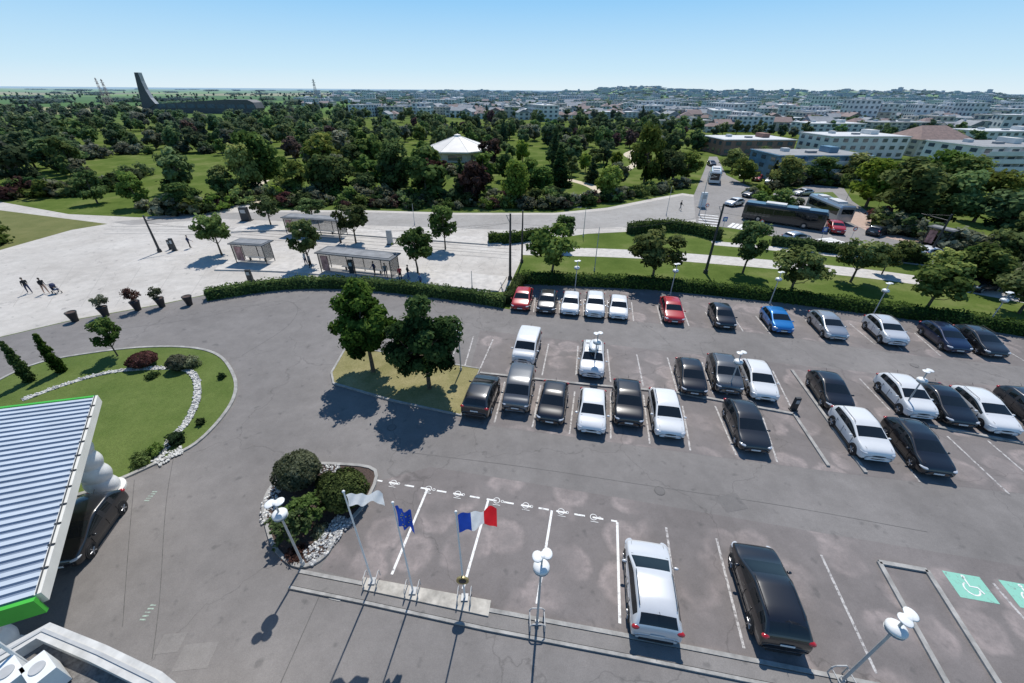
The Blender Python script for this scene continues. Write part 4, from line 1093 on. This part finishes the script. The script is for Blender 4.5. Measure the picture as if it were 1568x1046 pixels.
m_fw = simple('flag_white', (.78, .79, .80), .8, .05, 3, trans=.5); m_fb = simple('flag_blue', (.015, .06, .38), .8, .1, 3, trans=.4); m_fr = simple('flag_red', (.68, .02, .03), .8, .1, 3, trans=.5); m_fy = simple('flag_yellow', (.8, .6, .03), .8, .1, 3)
def flag(name, x, y, ytop, bands, w, hh, droop, ang, stars=False):
    p = G(x, y); h = height(p, ytop); b = MB()
    b.cyl((0, 0, .1), (0, 0, h), .045, .028, m_lampw, 10); b.ball((0, 0, h+.03), .06, m_lampw, 8, 6); b.box((0, 0, .14), (.3, .3, .05), m_pole)
    nx, nz = 24, 12; vs = []
    def pt(u, v, off=0.0):
        fx = .05+w*u*(1-droop*.35); fy = .12*math.sin(u*9+v*1.5)*u**.5+.05*math.sin(u*17+v*4)+off
        fz = h-.12-hh*v-droop*w*u*.8-.05*math.sin(u*7+1)
        return (fx*math.cos(ang)-fy*math.sin(ang), fx*math.sin(ang)+fy*math.cos(ang), fz)
    for i in range(nx+1):
        for j in range(nz+1): vs.append(pt(i/nx, j/nz))
    for bi, mt in enumerate(bands):
        f = []
        for i in range(nx):
            if int(i*len(bands)/nx) != bi: continue
            for j in range(nz): a = i*(nz+1)+j; f.append((a, a+nz+1, a+nz+2, a+1))
        b.add(vs, f, mt, True)
    if stars:
        for k in range(12):
            a = k*math.pi/6; q = pt(.5+.25*math.cos(a), .5+.28*math.sin(a)); b.ball(q, (.03, .02, .03), m_fy, 6, 4)
    for s in (-1, 1): b.tube([(.28*s, -.28, 0.1), (.28*s, -.28, .5), (.28*s, -.18, .6), (.28*s, .18, .6), (.28*s, .28, .5), (.28*s, .28, 0.1)], .02, m_pole, 6)
    b.obj(name, (p.x, p.y, .05))
flag('white_flag', 571, 893, 755, [m_fw, m_fw, m_fw], 1.35, .62, .0, .05)
flag('european_flag', 633, 908, 772, [m_fb], .75, 1.15, .65, -.1, True)
flag('french_flag', 712, 918, 786, [m_fb, m_fw, m_fr], 1.35, 1.0, -.15, .12)
q = G(712, 918); b = MB(); b.cyl((0, -.04, 0), (0, .04, 0), .26, .26, simple('brass_ring', (.45, .36, .16), .4, .1, 3, metal=.6), 20); b.cyl((0, -.05, 0), (0, -.045, 0), .16, .16, m_dark, 16); b.obj('pole_plaque', (q.x, q.y-.08, 1.7))

# ------------------------------------------------------------------ planters, shrubs, small plants
def planter(x, y, plant):
    p = G(x, y); b = MB()
    r = .42; pts = [(r*.62, 0), (r*.72, .35), (r*.98, .85), (r*1.08, .95), (r*1.02, 1.0), (r*.85, .93)]
    for (r0, z0), (r1, z1) in zip(pts[:-1], pts[1:]): b.cyl((0, 0, z0), (0, 0, z1), r0, r1, m_black, 20, False)
    b.cyl((0, 0, .88), (0, 0, .93), r*.9, r*.9, m_mulch, 16)
    b.obj('plant_pot', (p.x, p.y, 0))
    if plant is not None: place(plant, 'potted_shrub', (p.x, p.y, .85), random.uniform(0, 6), (.95, .95, 1.0))
ball_g = make_tree('ball_shrub', 1.5, .85, .2, 900, .14, 'round', 16, 501, f_olive, .03)
ball_r = make_tree('ball_shrub', 1.6, .85, .2, 900, .14, 'round', 16, 502, f_red, .03)
for x, y, pl_ in ((116, 492, None), (163, 484, ball_g), (212, 475, ball_r), (249, 470, ball_g), (291, 467, None)): planter(x, y, pl_)
def bush(name, x, y, w, h, mat, seed, nl=1600, ls=.10, kind='round', z=0.05):
    p = G(x, y); me = make_tree(name, h, w/2, -.15, nl, ls, kind, 34, seed, mat, .03, False)
    place(me, name, (p.x, p.y, z))
def ballbush(name, x, y, r, hgt, mat, seed, nl=5200, ls=.11):
    p = G(x, y); rg = np.random.default_rng(seed); d = rg.normal(size=(nl, 3)); d /= np.linalg.norm(d, axis=1, keepdims=True); d[:, 2] = np.abs(d[:, 2])*np.where(rg.uniform(size=nl) < .25, -0.5, 1)
    wob = 1+.05*np.sin(d[:, 0]*7+d[:, 2]*5)+.04*np.sin(d[:, 1]*9)
    pos = d*np.array([r, r, hgt*.55])*(wob*rg.uniform(.9, 1.04, nl))[:, None]+np.array([0, 0, hgt*.45]); pos[:, 2] = np.maximum(pos[:, 2], .03)
    mb = MB(); mb.ball((0, 0, hgt*.45), (r*.88, r*.88, hgt*.48), f_dark, 16, 10)
    tone = np.clip(.45+.3*np.sin(d[:, 0]*6+d[:, 1]*5)*np.sin(d[:, 2]*7)+rg.normal(scale=.2, size=nl), 0, 1)
    place(leaf_mesh(name, pos, d+rg.normal(size=(nl, 3))*.45, ls, tone, mb, (mat,)), name, (p.x, p.y, .06))
ballbush('round_shrub', 462, 740, 1.2, 1.9, f_olive, 601); ballbush('round_shrub', 530, 768, 1.25, 1.7, f_hedge, 602)
bush('low_conifer', 502, 745, 1.6, .8, f_dark, 603, 1500, .14)
ballbush('red_shrub', 222, 560, 1.0, 1.0, f_red, 604, 3000); ballbush('round_shrub', 277, 566, .75, 1.2, f_olive, 605, 2500); bush('shrub', 296, 562, 1.6, 1.0, f_olive, 606)
bush('shrub', 218, 708, 1.3, .7, f_bright, 607); bush('shrub', 240, 694, 1.1, .6, f_bright, 608); bush('shrub', 272, 678, 1.3, .8, f_dark, 609); bush('shrub', 340, 580, .7, .5, f_dark, 610, 500); bush('shrub', 308, 650, .7, .5, f_dark, 611, 500); bush('shrub', 235, 578, 1.2, .4, f_dark, 612, 600)
bush('shrub', 455, 850, 1.2, .35, f_red, 613, 500); bush('shrub', 490, 815, 1.0, .3, f_olive, 614, 500)
def cypress(x, y, yt, w, seed):
    p = G(x, y); h = height(p, yt); r = w/2*depth(p, h/2)/F
    place(make_tree('cypress', h, r, 0, 5000, .13, 'column', 40, seed, f_near, .05), 'cypress_tree', (p.x, p.y, .05))
cypress(47, 584, 520, 17, 621); cypress(94, 570, 508, 17, 622)
tree_at('young_tree', 181, 546, 490, 44, plaza_types[2])
def palm(x, y):
    p = G(x, y); b = MB(); rg = random.Random(3)
    b.cyl((0, 0, 0), (0, 0, .9), .16, .13, m_bark, 8)
    P_, N_, T_ = [], [], []
    for k in range(34):
        az = rg.uniform(0, 6.28); el = rg.uniform(-.1, 1.2); ln = rg.uniform(.9, 1.3)
        base = Vector((0, 0, .95)); prev = base
        for i in range(1, 7):
            t = i/6; q = base+Vector((math.cos(az)*ln*t*math.cos(el), math.sin(az)*ln*t*math.cos(el), ln*t*math.sin(el)-.55*t*t))
            b.cyl(prev, q, .012, .01, f_hedge, 4, False); prev = q
            if i > 2:
                for s in range(7):
                    P_.append(tuple(q+Vector((rg.uniform(-.14, .14), rg.uniform(-.14, .14), rg.uniform(-.08, .08))))); N_.append((rg.gauss(0, .6), rg.gauss(0, .6), 1)); T_.append(rg.uniform(.2, .8))
    place(leaf_mesh('palm', np.array(P_), np.array(N_), .16, np.array(T_), b, (f_green,)), 'palm_shrub', (p.x, p.y, .07))
palm(452, 815); palm(470, 800)

# ------------------------------------------------------------------ shelters
m_shroof = simple('shelter_roof', (.10, .105, .11), .5, .2, 1)
m_shroof2 = simple('shelter_roof_top', (.20, .205, .21), .7, .25, 1)
m_poster = simple('poster', (.40, .2, .18), .4, .6, 2)
def shelter(name, x0, y0, x1, y1, d=1.8, roofm=m_shroof):
    a = G(x0, y0); c = G(x1, y1); w = (c-a).length; dr = (c-a).normalized(); q = (a+c)/2; b = MB(); h = 2.5
    b.box((0, .3, h), (w+.5, d+.4, .12), roofm); b.box((0, .3, h+.085), (w*.96, d*.8, .05), m_shroof2)
    n = max(2, int(w/2))
    for i in range(n+1):
        x = -w/2+w*i/n
        b.box((x, d/2, h/2), (.07, .07, h), m_dark)
        if i % 2 == 0: b.box((x, -d/2+.3, h/2), (.07, .07, h), m_dark)
        if i < n: b.box((x+w/n/2, d/2+.0, h/2+.1), (w/n-.14, .04, h-.55), m_shglass)
    for s in (-1, 1): b.box((s*w/2, 0.05, h/2+.1), (.04, d-.35, h-.6), m_shglass)
    b.box((0, d/2-.35, .47), (w*.6, .4, .06), m_pole)
    for s in (-.25, .25): b.box((s*w, d/2-.35, .22), (.06, .3, .44), m_dark)
    b.box((-w/2+.6, -d/2+.5, 1.2), (.9, .14, 1.8), m_poster)
    b.obj(name, (q.x, q.y, .16), math.atan2(dr.y, dr.x))
shelter('tram_shelter', 369, 402, 415, 405); shelter('tram_shelter', 500, 416, 606, 428, 2.2); shelter('tram_shelter', 445, 358, 527, 364, 2.0)
shelter('bus_shelter', 1412, 374, 1445, 382, 1.6)
def totem(name, x, y, w, h, mat):
    p = G(x, y); b = MB(); b.box((0, 0, h/2), (w, w*.5, h), mat, 0, (.9, .9)); b.box((0, -w*.25-.01, h*.72), (w*.6, .03, h*.25), m_pole); b.box((0, 0, .04), (w*1.3, w*.8, .08), m_dark); b.obj(name, (p.x, p.y, .01))
totem('ticket_machine', 268, 384, .5, 1.7, m_dark); totem('ticket_machine', 262, 382, .35, 1.3, m_dark); totem('ticket_machine', 385, 432, .6, 1.5, m_dark); totem('ticket_machine', 540, 420, .6, 1.8, m_dark); totem('advertising_column', 1074, 318, 1.2, 2.8, m_lampw); totem('meter_box', 1214, 628, .4, 1.1, m_dark)
totem('advertising_column', 378, 338, 1.4, 2.2, m_dark); totem('advertising_column', 598, 374, .8, 2.0, m_pole)

# ------------------------------------------------------------------ people
m_skin = simple('skin', (.45, .28, .2), .6, .05, 5, objc=True); m_hair = simple('hair', (.03, .02, .015), .7, .2, 9, objc=True)
def person(name, x, y, shirt, trous, stride=.28, rz=0, lean=0.0, arm=.3, z=.01):
    p = G(x, y)
    J = [(0, 0, .95, .13), (0, 0, 1.12, .125), (.02+lean, 0, 1.35, .15), (.03+lean, 0, 1.48, .07), (.04+lean, 0, 1.56, .06), (.05+lean, 0, 1.68, .095),
         (0, .10, .90, .10), (stride*.55, .11, .50, .07), (stride*.9, .11, .10, .045), (stride*.9+.18, .11, .04, .035),
         (0, -.10, .90, .10), (-stride*.35, -.11, .50, .07), (-stride, -.11, .12, .045), (-stride+.16, -.11, .05, .035),
         (.02+lean, .19, 1.42, .06), (-arm*.3+lean, .24, 1.14, .045), (-arm*.1+.08+lean, .25, .90, .03), (-arm*.1+.11+lean, .25, .82, .03),
         (.02+lean, -.19, 1.42, .06), (arm*.4+lean, -.24, 1.15, .045), (arm+.08+lean, -.23, .96, .03), (arm+.13+lean, -.23, .91, .03)]
    E = [(0, 1), (1, 2), (2, 3), (3, 4), (4, 5), (0, 6), (6, 7), (7, 8), (8, 9), (0, 10), (10, 11), (11, 12), (12, 13), (2, 14), (14, 15), (15, 16), (16, 17), (2, 18), (18, 19), (19, 20), (20, 21)]
    me = bpy.data.meshes.new('sk'); me.from_pydata([j[:3] for j in J], E, [])
    o = bpy.data.objects.new('tmp', me); COL.objects.link(o); md = o.modifiers.new('k', 'SKIN')
    for i, j in enumerate(J): me.skin_vertices[0].data[i].radius = (j[3], j[3])
    me.skin_vertices[0].data[0].use_root = True
    s = o.modifiers.new('s', 'SUBSURF'); s.levels = 1; s.render_levels = 1
    r = bpy.data.meshes.new_from_object(o.evaluated_get(bpy.context.evaluated_depsgraph_get())); bpy.data.objects.remove(o)
    b = MB()
    for m_ in (shirt, trous, m_skin, m_black): b.mi(m_)
    b.v = [tuple(v.co) for v in r.vertices]
    for f in r.polygons:
        c = f.center; k = 0
        if c.z > 1.50: k = 2
        elif c.z < .08: k = 3
        elif abs(c.y) > .2 and c.z < (1.0 if c.x < .2 else .97): k = 2
        elif c.z < .96: k = 1
        b.f.append(tuple(f.vertices)); b.m.append(k); b.sm.append(True)
    hx = .05+lean
    b.ball((hx-.015, 0, 1.72), (.105, .095, .085), m_hair, 12, 8); b.ball((hx+.10, 0, 1.665), (.02, .015, .025), m_skin, 6, 5)
    for s_ in (-1, 1): b.ball((hx+.085, s_*.032, 1.69), (.012, .014, .009), m_black, 6, 4); b.ball((hx, s_*.095, 1.67), (.025, .012, .032), m_skin, 6, 5)
    b.ball((hx+.09, 0, 1.625), (.012, .025, .006), m_tail, 6, 4)
    for (jx, jy, jz) in ((J[17][:3]), (J[21][:3])):
        for k in range(4):
            l = (.06, .075, .07, .055)[k]; q = Vector((jx-.025+.017*k, jy, jz-.03)); b.cyl(q, q+Vector((.012, 0, -l*.6)), .009, .008, m_skin, 5); b.cyl(q+Vector((.012, 0, -l*.6)), q+Vector((.03, 0, -l)), .008, .006, m_skin, 5)
        q = Vector((jx+.03, jy, jz)); b.cyl(q, q+Vector((.035, 0, -.04)), .01, .008, m_skin, 5)
    b.obj(name, (p.x, p.y, z), rz)
cl = {k: simple('cloth_'+k, c, .9, .15, 6, objc=True) for k, c in {'black': (.02, .02, .022), 'navy': (.03, .04, .09), 'grey': (.2, .2, .2), 'white': (.6, .6, .6), 'red': (.4, .04, .04), 'blue': (.08, .14, .28)}.items()}
person('walking_person', 47, 449, cl['black'], cl['navy'], .3, 2.6); person('woman_with_pushchair', 72, 449, cl['black'], cl['black'], .25, -.4, .04, .5)
person('standing_person', 292, 380, cl['navy'], cl['black'], .1, 1); person('standing_person', 477, 412, cl['grey'], cl['black'], .08, 3, z=.16); person('standing_person', 614, 432, cl['red'], cl['black'], .08, 2, z=.16); person('standing_person', 626, 430, cl['black'], cl['blue'], .12, .5, z=.16)
person('standing_person', 645, 441, cl['blue'], cl['black'], .1, 4); person('walking_person', 1041, 322, cl['black'], cl['grey'], .25, 0); person('standing_person', 470, 408, cl['white'], cl['navy'], .08, 3, z=.16); person('standing_person', 575, 424, cl['navy'], cl['black'], .08, 4, z=.16); person('standing_person', 592, 427, cl['grey'], cl['navy'], .08, 5, z=.16)
def pushchair(x, y, rz):
    p = G(x, y); b = MB()
    for sx, r in ((.35, .11), (-.3, .15)):
        for sy in (-.25, .25): b.cyl((sx, sy-.02, r), (sx, sy+.02, r), r, r, m_tyre, 14); b.cyl((sx, sy-.025, r), (sx, sy+.025, r), r*.5, r*.5, m_rim, 10)
    for sy in (-.24, .24): b.tube([(.35, sy, .12), (-.25, sy, .75), (-.5, sy, 1.0)], .018, m_dark); b.tube([(-.3, sy, .16), (.1, sy, .5)], .018, m_dark)
    b.tube([(-.5, -.24, 1.0), (-.5, .24, 1.0)], .02, m_dark)
    b.box((.05, 0, .45), (.5, .42, .08), cl['navy']); b.box((-.2, 0, .68), (.1, .42, .5), cl['navy']); b.ball((-.12, 0, .92), (.32, .24, .2), cl['navy'], 12, 8); b.ball((.0, 0, .66), (.09, .09, .1), m_skin, 8, 6); b.ball((.03, 0, .52), (.15, .1, .1), cl['white'], 8, 6)
    b.obj('pushchair', (p.x, p.y, .01), rz)
pushchair(88, 449, -.4)

# ------------------------------------------------------------------ entrance canopy (lower left)
Z = 5.0
C1 = G(148, 608, Z); C2 = G(60, 912, Z); D1 = G(0, 626, Z); D2 = G(0, 930, Z)
lx = (D1-C1).normalized(); D1 = C1+lx*26; D2 = C2+(D2-C2).normalized()*20
m_pan = simple('roof_sheet', (.20, .25, .33), .45, .10, .6, metal=.1); m_rib = simple('roof_rib', (.48, .53, .58), .45, .10, .6); m_trim = simple('roof_trim', (.68, .66, .60), .5, .06, 1); m_green = simple('green_fascia', (.06, .42, .04), .4, .08, 1)
b = MB(); NR = 33
def lerp3(t, z):
    a = C1.lerp(C2, t); c = D1.lerp(D2, t); return (a.x, a.y, z), (c.x, c.y, z)
for i in range(NR):
    t0 = i/NR; t1 = (i+.30)/NR; t2 = (i+.40)/NR; t3 = (i+.90)/NR; t4 = (i+1)/NR
    for (ta, za), (tb, zb), mt in (((t0, Z), (t1, Z), m_pan), ((t1, Z), (t2, Z+.07), m_rib), ((t2, Z+.07), (t3, Z+.07), m_rib), ((t3, Z+.07), (t4, Z), m_pan)):
        a0, a1 = lerp3(ta, za); c0, c1 = lerp3(tb, zb); b.add([a0, a1, c1, c0], [(0, 1, 2, 3)], mt)
a0, a1 = lerp3(0, Z-.35); c0, c1 = lerp3(1, Z-.35); b.add([a0, c0, c1, a1], [(0, 1, 2, 3)], m_wallw)
ribbon(b, [C1, C2], .17, Z-.36, m_trim, .46); ribbon(b, [C1, D1], .12, Z-.36, m_green, .45)
n_ = Vector(((D2-C2).normalized().y, -(D2-C2).normalized().x))
if n_.y > 0: n_ = -n_
ribbon(b, [C2+n_*.16, D2+n_*.16], .14, Z-.62, m_green, .72)
b.tube([(C1.lerp(C2, i/24).x-.02, C1.lerp(C2, i/24).y, Z+.14) for i in range(25)], .02, m_dark)
for i in range(1, 12): q = C1.lerp(C2, i/12); b.box((q.x, q.y, Z+.125), (.2, .06, .04), m_dark, .3)
b.obj('entrance_canopy')
def spiral(x, y, h=4.6, rad=.60):
    p = G(x, y); b = MB(); n = 28; K = 110; vs = []
    for k in range(K+1):
        z = h*k/K
        for i in range(n):
            a = 2*math.pi*i/n; r = rad*(.92+.20*abs(math.sin(z*3.3+a*.5))); vs.append((r*math.cos(a), r*math.sin(a), z))
    fs = [(k*n+i, k*n+(i+1) % n, (k+1)*n+(i+1) % n, (k+1)*n+i) for k in range(K) for i in range(n)]
    b.add(vs, fs, m_lampw, True); b.cyl((0, 0, 0), (0, 0, .12), rad*1.4, rad*1.4, m_wallw, 24); b.obj('twisted_column', (p.x, p.y, .01))
spiral(165, 752); spiral(20, 1010, 4.3)
Zr = 6.0
rp = [G(-160, 1090, Zr), G(0, 1003, Zr), G(66, 965, Zr), G(150, 1000, Zr), G(236, 1042, Zr), G(330, 1120, Zr), G(300, 1300, Zr), G(-160, 1300, Zr)]
b = MB(); n = len(rp)
vs = [(p.x, p.y, 0) for p in rp]+[(p.x, p.y, Zr-.35) for p in rp]
b.add(vs, [(i, (i+1) % n, n+(i+1) % n, n+i) for i in range(n)], m_wallw); b.add(vs[n:], [tuple(range(n))], simple('gravel_roof', (.16, .15, .14), .95, .4, 10))
ribbon(b, rp[:6], .40, Zr-.34, simple('parapet', (.52, .51, .48), .8, .2, 2), .34); ribbon(b, rp[:6], .08, Zr+.001, m_pole, .03)
b.obj('entrance_building')
def ac(x, y):
    p = G(x, y, Zr+.4); b = MB(); b.box((0, 0, .42), (.8, .5, .7), m_lampw, 0, (.97, .97)); b.cyl((0, 0, .77), (0, 0, .80), .16, .16, m_pole, 20)
    for k in range(6): b.box((0, -.258, .2+k*.09), (.62, .01, .03), m_pole)
    for s in (-.3, .3): b.box((s, 0, .02), (.1, .5, .06), m_dark)
    b.obj('air_conditioner', (p.x, p.y, Zr-.35), -.5)
ac(10, 1030); ac(58, 1024)
b = MB(); q = G(36, 1012, Zr); t_ = height(q, 918); b.cyl((q.x, q.y, Zr-.3), (q.x, q.y, t_), .045, .03, m_lampw, 8); b.ball((q.x, q.y, t_), .06, m_lampw, 8, 6); b.obj('flag_mast')

# ------------------------------------------------------------------ light
EL, AZ = 57.0, 8.0   # AZ measured from +Y (view direction) toward +X
w = bpy.data.worlds.new("World"); scene.world = w; w.use_nodes = True
nt = w.node_tree
for n in list(nt.nodes): nt.nodes.remove(n)
sk = nt.nodes.new('ShaderNodeTexSky'); sk.sky_type = 'NISHITA'; sk.sun_disc = False
sk.sun_elevation = RAD(EL); sk.sun_rotation = RAD(AZ); sk.altitude = 200; sk.air_density = 1.0; sk.dust_density = 0.3; sk.ozone_density = 2.0
tc = nt.nodes.new('ShaderNodeTexCoord'); sx = nt.nodes.new('ShaderNodeSeparateXYZ'); nt.links.new(tc.outputs['Generated'], sx.inputs[0])
gr = ramp(nt, sx.outputs['Z'], [(0.0, (0.74, 0.88, 0.97)), (0.035, (0.58, 0.81, 0.97)), (0.14, (0.30, 0.62, 0.95)), (0.42, (0.11, 0.30, 0.62)), (1.0, (0.04, 0.12, 0.34))])
sc = nt.nodes.new('ShaderNodeVectorMath'); sc.operation = 'SCALE'; sc.inputs['Scale'].default_value = 10.0; nt.links.new(gr, sc.inputs[0])
col = mixc(nt, 0.93, sk.outputs[0], sc.outputs[0])
bg = nt.nodes.new('ShaderNodeBackground'); bg.inputs[1].default_value = 0.10
wo = nt.nodes.new('ShaderNodeOutputWorld'); nt.links.new(col, bg.inputs[0]); nt.links.new(bg.outputs[0], wo.inputs[0])
sd = bpy.data.lights.new('sun', 'SUN'); sd.energy = 4.8; sd.angle = RAD(0.5); sd.color = (1.0, 0.96, 0.90)
so = bpy.data.objects.new('sun', sd); COL.objects.link(so)
dirv = Vector((math.sin(RAD(AZ))*math.cos(RAD(EL)), math.cos(RAD(AZ))*math.cos(RAD(EL)), math.sin(RAD(EL))))
so.rotation_euler = dirv.to_track_quat('Z', 'Y').to_euler()
scene.view_settings.view_transform = 'Standard'; scene.view_settings.look = 'None'; scene.view_settings.exposure = 0
print('forest', cnt)
